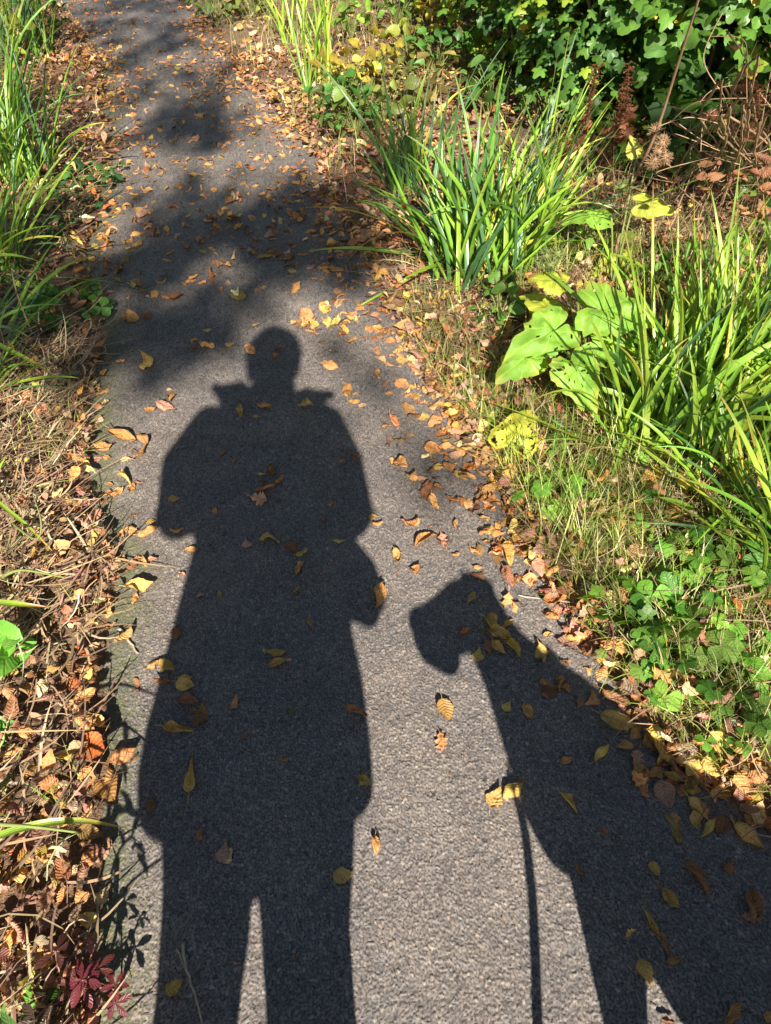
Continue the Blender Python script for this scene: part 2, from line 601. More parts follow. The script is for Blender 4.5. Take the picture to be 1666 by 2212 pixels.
def G(px, py, dz=0.0):
    """the point of the ground seen at that pixel"""
    z = 0.0
    for _ in range(12):
        p = gpz(px, py, z + dz)
        z = float(surf_z(p[0], p[1]))
    return np.array([p[0], p[1], z])


# soil sheet
gx = np.unique(np.concatenate([np.arange(-4, 6, .05), np.linspace(-70, -4, 24), np.linspace(6, 70, 24)]))
gy = np.unique(np.concatenate([np.arange(-2, 10, .05), np.linspace(-60, -2, 20), np.linspace(10, 90, 28)]))
X, Y = np.meshgrid(gx, gy, indexing='ij')
Z = ground_z(X, Y)
mb = MB().add(np.stack([X, Y, Z], -1).reshape(-1, 3), gridf(len(gx), len(gy)))
tag(mb.build('ground', soil_mat()), kind='structure')

# asphalt path with real relief
ys = [-6.0]
while ys[-1] < 25:
    yy = ys[-1]
    if yy < .02:
        ys.append(min(yy + max(.0026, (.02 - yy) * .25), .0201) if yy < .0 else yy + .0022)
    else:
        ys.append(yy + max(.0021, .85 * (yy * yy + 1.96) / (1.4 * 718) * .9))
ys = np.array(ys)
ys = ys[np.concatenate([[True], np.diff(ys) > 1e-4])]
NC = 720
t = np.linspace(0, 1, NC)[None]
yy = np.repeat(ys[:, None], NC, 1)
jit = (vnoise(ys * 18 + 40, ys * 0 + 3, 4) - .5) * .03
jit2 = (vnoise(ys * 16 + 40, ys * 0 + 9, 5) - .5) * .035
x0, x1 = xl(ys) - .012 + jit, xr(ys) + .012 + jit2
xx = x0[:, None] + (x1 - x0)[:, None] * t


def cells(x, y, s, seed):
    xi, yi = np.floor(x / s).astype(np.int64), np.floor(y / s).astype(np.int64)
    d1 = np.full(x.shape, 9.0)
    d2 = np.full(x.shape, 9.0)
    id1 = np.zeros(x.shape)
    for i in (-1, 0, 1):
        for j in (-1, 0, 1):
            a, b = xi + i, yi + j
            k = (a * 374761393 + b * 668265263 + seed * 974711) & 0x7fffffff
            k = ((k ^ (k >> 13)) * 1274126177) & 0x7fffffff
            k = k ^ (k >> 16)
            ox, oy, h = (k & 1023) / 1023., ((k >> 10) & 1023) / 1023., ((k >> 5) & 4095) / 4095.
            d = np.hypot(a + ox - x / s, b + oy - y / s)
            near = d < d1
            d2 = np.where(near, d1, np.minimum(d2, d))
            id1 = np.where(near, h, id1)
            d1 = np.where(near, d, d1)
    return d1, d2, id1


wx = xx + (vnoise(xx * 160, yy * 160, 8) - .5) * .003
wy = yy + (vnoise(xx * 160 + 70, yy * 160, 9) - .5) * .003
d1, d2, idc = cells(wx, wy, .0064, 3)
e1, e2, ide = cells(wx, wy, .0100, 5)
edge = np.clip((d2 - d1) / .24, 0, 1)
tlt = (idc * 7919 % 1 - .5) * (wx / .0064 % 1 - .5) + (idc * 104729 % 1 - .5) * (wy / .0064 % 1 - .5)
h = .0030 * edge ** .8 * (.45 + .55 * idc) + .0007 * tlt + .0012 * np.clip((e2 - e1) / .4, 0, 1) * ide
fade = np.clip(1.25 - yy / 6, .15, 1)
low = (vnoise(xx * 3, yy * 3, 11) - .5) * .006 + (vnoise(xx * 30, yy * 30, 12) - .5) * .0016
zz = .0015 + h * fade + low
ed = np.minimum(t * (x1 - x0)[:, None], (1 - t) * (x1 - x0)[:, None])
zz = zz - .02 * np.clip(1 - ed / .015, 0, 1)
moss = np.clip(1 - (xx - x0[:, None]) / .30, 0, 1) * .95 + np.clip(1 - (x1[:, None] - xx) / .12, 0, 1) * .6 + .36 * vnoise(xx * 1.7 + 20, yy * 1.7, 21)
tint = np.stack([idc, 1 - np.clip((d2 - d1) / .20, 0, 1), np.clip(moss, 0, 1)], -1)
mb = MB().add(np.stack([xx, yy, zz], -1).reshape(-1, 3), gridf(len(ys), NC), tint=tint.reshape(-1, 3))
tag(mb.build('path', asphalt_mat()), kind='structure')

# ------------------------------------------------------------------ colours
DRY = {'o': (.50, .25, .09), 'y': (.56, .36, .10), 'b': (.27, .125, .055), 'p': (.50, .27, .17), 'c': (.68, .52, .26), 'r': (.48, .14, .035), 'g': (.16, .22, .05)}
CNAME = {'o': 'orange tan', 'y': 'ochre yellow', 'b': 'brown', 'p': 'pinkish tan', 'c': 'pale cream', 'r': 'red orange', 'g': 'green'}


def jitc(c, n, a=.22):
    c = np.asarray(c, float)
    return np.clip(c * np.exp(rng.normal(0, a, (n, 1))) * np.exp(rng.normal(0, a * .35, (n, 3))), .01, .9)


def pick(cols, p, n, a=.22):
    c = np.array([DRY[k] if isinstance(k, str) else k for k in cols])
    i = rng.choice(len(c), n, p=np.array(p) / sum(p))
    return np.clip(c[i] * np.exp(rng.normal(0, a, (n, 1))) * np.exp(rng.normal(0, a * .35, (n, 3))), .01, .9)


# ------------------------------------------------------------------ fallen leaves, one by one
L3 = """1080,50,50,150,e,o 1210,48,50,0,e,b 1195,75,45,10,e,o 630,105,75,110,e,y 525,95,40,0,e,o 898,32,65,-10,e,y 850,45,35,0,e,b 997,22,45,0,i,y 845,10,40,0,e,o 1282,140,25,0,i,y 735,217,25,0,i,c 745,255,50,80,k,o 655,305,50,0,e,o 722,297,80,-10,e,p 1145,287,65,-10,e,o 1040,315,50,100,e,y 1110,333,18,0,i,y 1325,302,80,-20,e,y 1410,100,30,0,i,o 1430,125,65,-15,e,o 1500,225,55,100,e,o 1540,237,18,0,e,o 1530,273,50,-10,e,o 535,427,100,-25,e,o 625,440,50,-40,e,o 455,470,80,0,e,o 470,515,40,0,e,o 550,520,50,0,i,c 612,500,80,50,k,o 580,483,30,0,e,o 548,605,70,-50,k,y 605,620,35,0,e,o 480,630,30,0,e,o 500,665,90,25,e,o 572,645,45,70,e,o 965,492,35,60,e,o 1015,524,30,0,e,o 1480,530,35,0,e,o 1533,522,40,-60,k,b 1132,583,25,0,i,y 1178,570,50,80,e,b 1205,622,60,40,e,o 1150,650,90,15,k,o 1125,697,85,-15,a,p 1147,620,40,0,k,b 757,690,55,5,i,y 933,742,35,80,e,o 1432,712,30,20,e,o 1405,786,35,0,e,b 660,787,50,0,i,y 645,850,105,20,e,o 575,830,60,0,e,o 525,845,60,50,e,o 770,830,55,20,e,o 580,765,30,0,e,o 1068,880,40,100,i,p 1168,868,85,-10,s,y 1265,900,70,-50,e,b 1308,925,55,30,e,y 1297,990,65,60,e,y 1467,873,50,0,e,y 1617,770,45,0,i,y 1635,798,45,0,e,o 832,913,55,0,e,o 785,1020,40,10,e,p 870,1110,20,0,e,p 955,1106,30,110,e,y 1280,1088,50,60,e,y 1640,1115,95,80,e,o 620,970,60,-40,e,o 660,955,50,0,e,p 610,1070,130,10,s,y 588,1125,50,70,e,o 550,1285,100,40,e,o 480,1240,60,20,e,o 1345,1225,45,100,e,o 762,1272,70,80,e,b 1190,1358,95,0,e,y 1215,1405,100,5,e,y 665,1412,60,30,e,o 725,1418,85,-35,e,y 805,1465,60,0,e,y"""
L4 = """118,207,35,0,i,y 75,90,60,0,i,y 20,235,35,0,e,o 210,292,45,20,i,o 190,222,50,0,e,o 126,338,55,15,e,b 240,285,60,0,e,o 285,335,70,10,e,o 40,360,60,-50,e,o 5,380,40,0,e,o 227,380,40,0,e,b 107,413,40,0,i,o 325,378,40,-20,e,o 385,405,60,0,e,o 268,517,30,0,e,o 60,550,90,-30,e,o 280,553,60,-10,e,o 320,580,50,10,i,y 115,605,60,-60,e,o 160,600,50,0,i,p 218,605,25,0,e,b 355,615,85,-20,e,o 180,655,75,75,e,b 230,645,50,-20,e,b 213,715,65,-60,e,o 290,693,60,-15,e,b 410,695,65,60,e,b 110,797,80,-5,e,o 302,800,35,80,e,o 430,780,60,0,e,o 430,840,60,0,e,o 435,875,35,0,e,o 175,870,110,30,k,o 250,878,75,-70,a,p 55,940,70,-75,e,o 305,930,30,0,e,o 383,915,50,-25,e,o 530,930,90,-80,e,y 127,1000,60,50,e,b 400,987,45,0,e,o 480,925,30,0,e,p 525,1030,80,-60,e,b 568,1035,35,80,e,o 630,1045,30,40,e,o 655,985,90,-50,e,y 370,1118,50,60,e,y 345,1262,60,30,e,b 445,1230,85,100,s,y 528,1230,50,30,e,y 485,1280,115,-30,s,y 440,1335,75,-70,k,b 490,1340,95,-50,s,y 400,1360,60,80,i,y 550,1345,95,-35,s,y 668,1368,90,-75,e,y 700,1278,45,0,e,o 720,1205,70,0,e,o 740,1125,130,20,s,o 775,1397,45,0,e,b 900,1290,100,-10,e,b 870,1180,110,10,e,o 880,1230,80,-50,e,o 960,1350,110,10,e,o 1030,1150,110,-40,e,o"""
L5 = """805,15,75,-10,w,y 710,5,70,0,e,b 815,85,90,-10,e,b 873,150,100,80,e,b 845,135,35,0,e,o 775,208,120,-5,e,y 1018,98,65,65,e,o 1268,125,35,0,i,g 1060,238,35,20,e,b 828,400,160,85,t,y 660,535,80,80,k,b 1232,342,40,0,e,o 1578,432,75,-30,e,y 1545,145,95,-20,s,o 872,655,70,70,e,o 970,735,100,75,i,p 988,750,80,60,i,c 1483,838,85,10,w,y 1630,712,85,-85,e,o 760,1318,90,45,w,y 455,920,110,60,i,c 475,470,115,-60,w,o 435,320,130,-20,w,r 545,330,130,30,e,o 410,210,110,-50,e,o 395,100,110,40,e,o 415,755,140,55,e,o 505,1350,70,40,e,o 195,1345,60,0,e,y 155,250,110,-65,e,o 50,770,110,30,e,p 85,150,110,70,e,b"""
L6 = """258,128,90,-65,w,o 240,262,80,-80,a,o 525,108,50,60,i,y 614,133,75,-70,e,y 780,342,55,20,e,o 930,322,80,60,e,y 475,500,95,60,i,o 550,480,120,50,e,y 790,525,110,-45,k,y 940,655,55,-30,e,o 835,815,40,-45,a,b 1160,810,70,-60,w,y 1345,860,180,-65,k,b 1480,795,80,75,k,b 1225,940,110,-45,e,y 1575,968,155,80,k,b 1145,1040,130,-60,k,y 1200,1140,120,-65,k,b 1240,1205,60,10,e,o 1052,1088,40,45,a,y 1122,1260,130,-65,i,y 1490,1430,100,60,e,o 1650,1440,60,60,e,o 1215,1465,60,0,e,b 1000,190,170,-20,s,y 990,80,130,-30,e,b 1220,320,150,-30,e,y 1240,420,100,-30,e,y 1395,410,130,-35,e,y 1345,560,130,-50,k,y 1385,640,90,50,k,y 1560,680,160,-40,e,y 1430,295,130,-10,w,y 1540,255,80,0,e,o 1200,240,80,60,e,b 1580,450,100,0,e,o 685,10,60,0,e,y 755,10,50,0,e,b 1085,130,80,60,e,b"""
KIND = {'e': 'elm', 'i': 'birch', 'a': 'oak', 's': 'elm', 't': 'taper', 'w': 'wide', 'k': 'elm'}
FORM = {'e': 'toothed leaf', 'i': 'small birch leaf', 'a': 'lobed oak leaf', 's': 'crumpled leaf', 't': 'long folded leaf', 'w': 'broad flat leaf', 'k': 'rolled up leaf'}
leaves = []
for txt, ox, oy in ((L3, 0, 737), (L4, 833, 737), (L5, 0, 1475), (L6, 833, 1475)):
    for e in txt.split():
        a = e.split(',')
        leaves.append([ox + float(a[0]) / 2, oy + float(a[1]) / 2, float(a[2]) / 2, float(a[3]), a[4], a[5]])
# up the path: clusters (crop pixels), count, spread
CL = [(560, 380, 4, 18), (500, 470, 3, 15), (640, 530, 2, 12), (700, 210, 5, 25), (660, 285, 5, 60), (990, 462, 8, 38), (1030, 515, 2, 15), (575, 680, 6, 30), (860, 680, 4, 25), (890, 640, 3, 15), (820, 728, 2, 18), (1000, 755, 2, 10), (750, 780, 1, 5), (770, 835, 1, 5), (860, 860, 4, 28), (1030, 870, 3, 18), (595, 925, 3, 20), (1000, 945, 8, 45), (860, 1050, 4, 30), (650, 968, 1, 2), (670, 1010, 2, 10), (940, 1000, 1, 5), (1170, 1105, 5, 25), (1245, 1130, 3, 25), (600, 1245, 3, 25), (640, 1375, 1, 5), (560, 1385, 3, 18), (1020, 1285, 3, 22), (1275, 1260, 1, 4), (1110, 1415, 1, 6), (1320, 1400, 7, 38), (1400, 1340, 3, 14), (1460, 1410, 2, 18), (1550, 1390, 3, 18), (1480, 1440, 3, 20), (540, 1160, 2, 20), (970, 1140, 4, 28), (920, 1200, 1, 8), (1330, 960, 4, 40), (1190, 780, 3, 25), (1160, 1020, 1, 5), (1450, 1060, 2, 12), (460, 1060, 3, 20), (780, 1290, 2, 25), (900, 1435, 1, 5), (1430, 1160, 3, 20)]
for cx, cy, n, sp in sorted(CL, key=lambda a: -a[1]):
    for i in range(n):
        k = rng.choice(list('eekisw'))
        leaves.append([(cx + rng.normal(0, sp)) / 2, (cy + rng.normal(0, sp * .45)) / 2, rng.uniform(34, 62) / 2 * (.55 + .45 * cy / 1400) * (.75 if k == 'i' else 1), rng.uniform(0, 180), k, rng.choice(list('oooyyybpoc'))])


def inside(px, py, poly):
    c = False
    for i in range(len(poly)):
        (xa, ya), (xb, yb) = poly[i], poly[i - 1]
        if (ya > py) != (yb > py) and px < (xb - xa) * (py - ya) / (yb - ya) + xa:
            c = not c
    return c


BODY = [(545, 730), (640, 730), (652, 800), (640, 845), (715, 852), (690, 880), (745, 920), (800, 1110), (765, 1170), (825, 1290), (800, 1345), (757, 1330), (807, 1700), (765, 1790), (755, 2212), (340, 2212), (352, 1825), (302, 1700), (345, 1475), (430, 1150), (375, 1160), (342, 1110), (405, 920), (480, 880), (465, 835), (550, 840), (532, 770)]
DOG = [(881, 1330), (958, 1260), (1010, 1229), (1060, 1245), (1270, 1460), (1490, 1700), (1666, 1850), (1666, 2212), (1318, 2212), (1190, 1850), (1098, 1640), (1020, 1450), (960, 1450)]


def zone(px, py):
    if inside(px, py, BODY):
        if py < 900: return "in the head and collar of the person's shadow"
        if py < 1180: return "in the chest of the person's shadow"
        if py < 1480: return "in the waist of the person's shadow"
        if py < 1800: return "in the coat hem of the person's shadow"
        return "between the legs end of the person's shadow"
    if inside(px, py, DOG):
        return "in the head of the dog's shadow" if py < 1480 else "in the body of the dog's shadow"
    if py > 737:
        p = G(px, py)
        d = float(edge_d(p[0], p[1]))
        if px < 350:
            part = 'beside the straw' if d > -.03 else 'on asphalt'
            return f"{part} left of the person's {'shoulder' if py < 1000 else 'elbow' if py < 1250 else 'coat' if py < 1700 else 'legs'} shadow"
        if d > -.06:
            return "on the right path edge " + ("beyond the dog's shadow" if py < 1230 else "beside the dog's neck shadow" if py < 1560 else "beside the dog's back shadow")
        if px > 640 and py < 1230:
            return "on asphalt right of the person's shoulder shadow" if py < 1000 else "on asphalt beyond the dog's head shadow"
        if px > 640:
            return "on asphalt between person's and dog's shadows"
        return "on asphalt beside the head shadow"
    if py > 600: return 'on the path just beyond the head shadow'
    if py > 470: return 'in the dark tree shade across the path'
    if py > 330: return 'on the bright band of the middle path'
    if py > 180: return 'on the path beyond the bright band'
    return 'on the farthest stretch of the path'


def hero(px, py, ln, ang, k, c):
    p = G(px, py)
    # real length and heading from two pixels along the leaf
    a = R(ang)
    dx, dy = math.cos(a) * ln / 2, -math.sin(a) * ln / 2
    p0, p1 = gpz(px - dx, py - dy, p[2]), gpz(px + dx, py + dy, p[2])
    L = float(np.linalg.norm(p1 - p0)) * 1.06
    L = min(max(L, .022), (.105 if k != 't' else .16) if py > 737 else .068)
    az = math.atan2(p1[1] - p0[1], p1[0] - p0[0])
    kw = {}
    if k == 'k': kw = dict(cc=rng.choice([-1, 1]) * rng.uniform(1.7, 2.4), cl=rng.normal(0, .7), tw=rng.normal(0, .7))
    elif k == 's': kw = dict(cc=rng.uniform(.8, 1.5), cl=rng.choice([-1, 1]) * rng.uniform(1.2, 2), tw=rng.normal(0, 1.0), wob=.22)
    elif k == 'i': kw = dict(cc=rng.normal(0, .3), cl=rng.normal(0, .4), tw=rng.normal(0, .15))
    elif k == 'w': kw = dict(cc=rng.normal(.3, .4), cl=rng.normal(.2, .5), tw=rng.normal(0, .2))
    elif k == 't': kw = dict(cc=1.2, cl=.2, tw=.15)
    else: kw = dict(cc=rng.choice([-1, 1]) * rng.uniform(.2, 1.7), cl=rng.normal(0, 1.3), tw=rng.normal(0, .5), wob=.2)
    V, f, co = oval(KIND[k], rng, 19, 9, **kw)
    tl = 7 if k in 'it' else 20
    Rm = rotz(np.array(az)) @ rotx(np.array(R(rng.normal(0, tl)))) @ roty(np.array(R(rng.normal(0, tl * .6))))
    V = (V @ Rm.T) * L
    V[:, 2] -= np.quantile(V[:, 2], .02) - .0025
    base = np.array([p[0], p[1], p[2] + (.004 if edge_d(p[0], p[1]) < 0 else .03)])
    n = len(V)
    tint = jitc(DRY[c], 1, .14)
    edge_dark = np.clip(np.abs(co[:, 1:2]) - .75, 0, 1) * 1.4
    T = tint * (1 - edge_dark * rng.uniform(0, .9))
    T = T * (1 + .45 * (vnoise(V[:, 0:1] * 60 + px, V[:, 1:2] * 60, 3) - .5))
    o = MB().add(V + base, f, co, T).build('fallen_leaf', M_DRY, at=base)
    return o


items = []
for i, l in enumerate(leaves[:300]):
    o = hero(*l)
    items.append((o, l, f"{CNAME[l[5]]} {FORM[l[4]]} {zone(l[0], l[1])}"))
by = {}
for it in items:
    by.setdefault(it[2], []).append(it)
ORD = ['topmost', 'second', 'third', 'fourth', 'fifth', 'sixth', 'seventh', 'eighth', 'ninth', 'tenth', 'eleventh', 'twelfth', 'thirteenth', 'fourteenth', 'fifteenth', 'sixteenth']
for k, v in by.items():
    v.sort(key=lambda a: a[1][1])
    for i, (o, l, _) in enumerate(v):
        lab = k if len(v) == 1 else (f"{ORD[i]} " if i < 16 else 'lowest ') + ('' if i == 0 or i > 15 else 'from top ') + k
        if len(lab.split()) > 16:
            lab = lab.replace('from top ', '').replace("the person's", "human").replace("the dog's", "dog")
        tag(o, lab, 'leaf', 'fallen leaves on and beside the path')

# ------------------------------------------------------------------ leaf litter (uncountable)
TL = [oval(k, rng, 6, 4, petiole=False, wob=.15, cc=rng.normal(0, 1.2), cl=rng.normal(0, 1.3), tw=rng.normal(0, .6)) for k in ('elm', 'elm', 'birch', 'oak', 'elm', 'wide', 'elm', 'wide', 'elm', 'birch', 'oak', 'elm')]
TLH = [oval(k, rng, 13, 5, petiole=True, wob=.15, cc=rng.normal(0, 1.1), cl=rng.normal(0, 1.1), tw=rng.normal(0, .5)) for k in ('elm', 'elm', 'birch', 'oak', 'elm', 'wide', 'elm', 'wide')]


def scatter_leaves(mb, x, y, zadd, size, tints, T, tilt=28):
    n = len(x)
    z = surf_z(x, y) + zadd
    idx = rng.integers(0, len(T), n)
    rot = rotz(rng.uniform(0, 6.28, n)) @ rotx(np.radians(rng.normal(0, tilt, n))) @ roty(np.radians(rng.normal(0, tilt, n)))
    for k in range(len(T)):
        m = idx == k
        mb.inst(T[k], np.stack([x, y, z], 1)[m], rot[m], size[m], tints[m])


mb = MB()
PAL = list('ooybpcr') + [(.20, .11, .07), (.44, .27, .17), (.36, .20, .12)]


def region(n, side, y0, y1, dmax, power=1.4):
    y = rng.uniform(y0, y1, n)
    d = dmax * rng.random(n) ** power - (.04 if side > 0 else .015)
    x = np.where(side > 0, xr(y) + d, xl(y) - d)
    return x, y, d


for side, n, y0, y1, dm, T, sz in ((1, 7600, .0, 2.5, 1.9, TLH, (.020, .062)), (-1, 3600, .0, 2.2, .9, TLH, (.018, .056)), (1, 12500, 2.2, 6.0, 4.2, TL, (.03, .07)), (-1, 8500, 1.9, 6.5, 2.6, TL, (.03, .068)), (1, 4500, 5.8, 13, 7, TL, (.04, .085)), (-1, 6500, 5.8, 13, 4, TL, (.04, .085))):
    x, y, d = region(n, side, y0, y1, dm, 1.15 if side > 0 else 1.1)
    keep = rng.random(n) < (.30 + .8 * vnoise(x * 3.1 + 9, y * 3.1, 31) if side > 0 else .25 + .75 * vnoise(x * 4 + 9, y * 4, 32))
    x, y = x[keep], y[keep]
    scatter_leaves(mb, x, y, rng.uniform(.0, .058, len(x)), rng.uniform(*sz, len(x)), pick(PAL, [2.6, 1.4, 2.6, 4.2, 2.4, 1.2, .3, 2.6, 4, 3], len(x), .3), T)
# drift along the path edges and small bits on the path itself
for side, n, y0, y1, dm in ((1, 420, .3, 2.3, .16), (1, 1100, 2.2, 7.5, .34), (-1, 60, .5, 2.2, .08), (-1, 900, 2.6, 8.5, .30)):
    y = rng.uniform(y0, y1, n)
    d = .03 - np.abs(rng.normal(0, dm * .55, n))
    x = np.where(side > 0, xr(y) + d, xl(y) - d)
    k = vnoise(y * 2.2, y * 0 + side, 41) + .25 > rng.random(n)
    x, y = x[k], y[k]
    scatter_leaves(mb, x, y, .006, rng.uniform(.028, .062, len(x)), pick(PAL, [6, 4, 1.5, 2, 1.4, .4, .2, .5, .8, .8], len(x), .22), TLH if y0 < 2 else TL, 20)
n = 900
y = 2.6 + 6.5 * rng.random(n) ** .9
f_ = np.clip(rng.normal(.5, .28, n), .04, .96)
x = xl(y) + (xr(y) - xl(y)) * f_
k = vnoise(x * 3, y * 1.6, 44) > .30
x, y = x[k], y[k]
scatter_leaves(mb, x, y, .005, rng.uniform(.026, .064, len(x)), pick(PAL, [6, 4, 1.4, 2, 1.4, .2, .2, .3, .8, .8], len(x), .2), TL, 18)
# crumbs of leaf on the near path
y = rng.uniform(.2, 2.5, 150)
x = xl(y) + (xr(y) - xl(y)) * rng.random(150)
scatter_leaves(mb, x, y, .003, rng.uniform(.004, .013, 150), pick(PAL, [4, 3, 3, 2, 2, .2, .2, .3, .8, .8], 150, .2), TL, 18)
tag(mb.build('leaf_litter', M_DRY), 'brown and orange dead leaves carpeting both verges of the path', 'leaf litter', kind='stuff')

# ------------------------------------------------------------------ straw and grass (uncountable)
mb = MB()
for side, n, y0, y1, dm, ln in ((-1, 11500, -.1, 2.3, .9, (.04, .24)), (-1, 5000, 2.2, 6, 2.2, (.06, .22)), (1, 15000, 0, 2.8, 2.0, (.03, .15)), (1, 12000, 2.4, 7, 4.5, (.06, .24)), (1, 3500, 4, 11, 6.5, (.1, .34))):
    x, y, d = region(n, side, y0, y1, dm, 1.0)
    x = x + .03 * side
    keep = rng.random(n) < np.clip(.15 + 1.1 * vnoise(x * 2.7 + 3, y * 2.7, 51), 0, 1)
    x, y = x[keep], y[keep]
    n = len(x)
    up = rng.random(n) < (.04 if side < 0 else .13)
    base = np.stack([x, y, surf_z(x, y) + rng.uniform(.004, .06, n)], 1)
    az = np.where(rng.random(n) < .5, rng.normal(1.3, .5, n) + np.where(rng.random(n) < .5, 0, np.pi), rng.uniform(0, 6.28, n)) if side < 0 else rng.uniform(0, 6.28, n)
    lean = np.where(up, rng.uniform(.1, .9, n), rng.uniform(1.3, 1.6, n))
    ribbons(mb, base, az, lean, rng.uniform(*ln, n) * rng.choice([.6, 1], n), rng.uniform(.0014, .0058 if side < 0 else .0032, n), np.where(up, rng.uniform(.2, 1, n), rng.uniform(-.1, .35, n)), pick([(.48, .36, .21), (.36, .25, .15), (.26, .16, .10), (.60, .50, .33), (.18, .12, .08)], [3.4, 3.6, 3, 1.1, 2.6], n, .2), segs=5, nv=2, fold=0, kink=.9)
tag(mb.build('dry_grass', M_STRAW), 'tangled dry straw and dead grass stems matted over both verges', 'dry grass', kind='stuff')
mb = MB()
GC = [(1250, 620, .22, 420), (1350, 700, .2, 360), (1180, 660, .1, 160), (1480, 620, .3, 480), (1600, 640, .3, 420), (1420, 1060, .18, 320), (1560, 1150, .18, 320), (1320, 1060, .12, 200), (1150, 480, .3, 260), (1640, 780, .3, 300), (900, 690, .1, 200), (930, 800, .05, 130), (1120, 980, .1, 260), (1180, 1150, .08, 220), (1260, 1230, .1, 240), (1320, 1330, .07, 160), (1050, 960, .06, 140), (700, 260, .2, 220), (760, 350, .15, 140), (1350, 1200, .12, 240), (1650, 1500, .12, 200), (1000, 800, .16, 420), (960, 740, .1, 200), (1040, 880, .1, 260), (1090, 860, .1, 160), (1000, 900, .08, 120), (1450, 1480, .1, 260), (1560, 1480, .12, 320), (1400, 1420, .1, 200), (1600, 1620, .1, 200), (1480, 1600, .07, 90), (1150, 1080, .08, 140), (170, 850, .10, 160), (120, 1000, .1, 110), (180, 950, .07, 90), (100, 870, .08, 110), (560, 20, .5, 420), (800, 60, .5, 420), (620, 80, .3, 200), (1550, 1560, .08, 120), (230, 560, .2, 90), (950, 690, .08, 140), (1300, 930, .2, 240), (1560, 880, .3, 250), (1620, 1400, .15, 300), (60, 1250, .1, 60), (130, 1720, .06, 40), (1100, 1180, .1, 110), (1250, 1100, .2, 240), (1480, 1080, .2, 240)]
for px, py, sp, n in GC:
    c = G(px, py)
    n = int(n * .8)
    x, y = c[0] + rng.normal(0, sp, n), c[1] + rng.normal(0, sp, n)
    m = edge_d(x, y) > 0
    x, y = x[m], y[m]
    n = len(x)
    base = np.stack([x, y, surf_z(x, y)], 1)
    far = c[1] > 4
    ribbons(mb, base, rng.uniform(0, 6.28, n), rng.uniform(.1, 1.1, n), rng.uniform(.04, .14, n) * (2 if far else 1.7 if px > 1100 and py < 1200 else 1), rng.uniform(.0012, .0026, n) * (1.6 if far else 1), rng.uniform(.3, 1.4, n), pick([(.17, .27, .04), (.26, .33, .06), (.40, .38, .14)], [3, 3, 3], n, .2), segs=6, nv=2, fold=0)
tag(mb.build('grass', M_BLADE), 'short thin green grass growing through the leaves along the path edges', 'grass', kind='stuff')

# ------------------------------------------------------------------ sedge clumps
SG = [(.135, .27, .03), (.21, .35, .035), (.065, .16, .04), (.24, .34, .04), (.06, .135, .055)]


def clump(px, py, n, hgt, spread, label, az0=None, azs=1.0, leanm=.35, droopm=.9, wd=(.007, .016), name='sedge_clump', rad=.10, pal=(3, 3, 2, 1.2, 1), grp='sedge clumps beside the path', yellow=.03, world=None):
    c = G(px, py) if world is None else np.array([world[0], world[1], float(surf_z(*world))])
    root = empty(name, c, label, 'plant', grp)
    a = rng.uniform(0, 6.28, n)
    r = rad * np.sqrt(rng.random(n))
    x, y = c[0] + r * np.cos(a), c[1] + r * np.sin(a)
    base = np.stack([x, y, surf_z(x, y) - .01], 1)
    az = np.where(rng.random(n) < .35, rng.uniform(0, 6.28, n), a * 1.0) if az0 is None else np.where(rng.random(n) < .86, rng.normal(az0, azs, n), rng.uniform(0, 6.28, n))
    lean = np.abs(rng.normal(leanm, leanm * .55, n))
    L = hgt * np.clip(rng.normal(.85, .2, n), .3, 1.15)
    droop = np.abs(rng.normal(droopm, droopm * .55, n)) * rng.choice([.35, 1, 1.5], n, p=[.45, .4, .15])
    tint = pick(SG, pal, n, .12)
    yl = rng.random(n) < yellow
    tint[yl] = (.42, .38, .06)
    for lo, hi, tip in ((0, .5, None), (.5, 1, (.33, .20, .07))):
        m = (np.arange(n) >= int(lo * n)) & (np.arange(n) < (int(.5 * n) if hi < 1 else n))
        mbx = MB() if lo == 0 else mbx
        ribbons(mbx, base[m], az[m], lean[m], L[m], rng.uniform(*wd, m.sum()), droop[m], tint[m], tip=tip, segs=14, nv=3, fold=.45, twist=rng.normal(0, .9, m.sum()), tiplen=.13, kink=.25)
    mbx.build('blades', M_BLADE, root)
    # dead thatch at the foot
    k = max(8, n // 6)
    mb2 = MB()
    a = rng.uniform(0, 6.28, k)
    b2 = np.stack([c[0] + rad * .9 * np.cos(a), c[1] + rad * .9 * np.sin(a), 0 * a + c[2] + .01], 1)
    ribbons(mb2, b2, a, rng.uniform(.7, 1.4, k), rng.uniform(.12, .35, k) * hgt / .7, rng.uniform(.004, .009, k), rng.uniform(.2, .8, k), pick([(.52, .40, .22), (.40, .28, .15), (.5, .42, .12)], [2, 2, 1], k, .2), segs=7, nv=3, fold=.3, kink=.8)
    mb2.build('dead_leaves', M_STRAW, root)
    return root


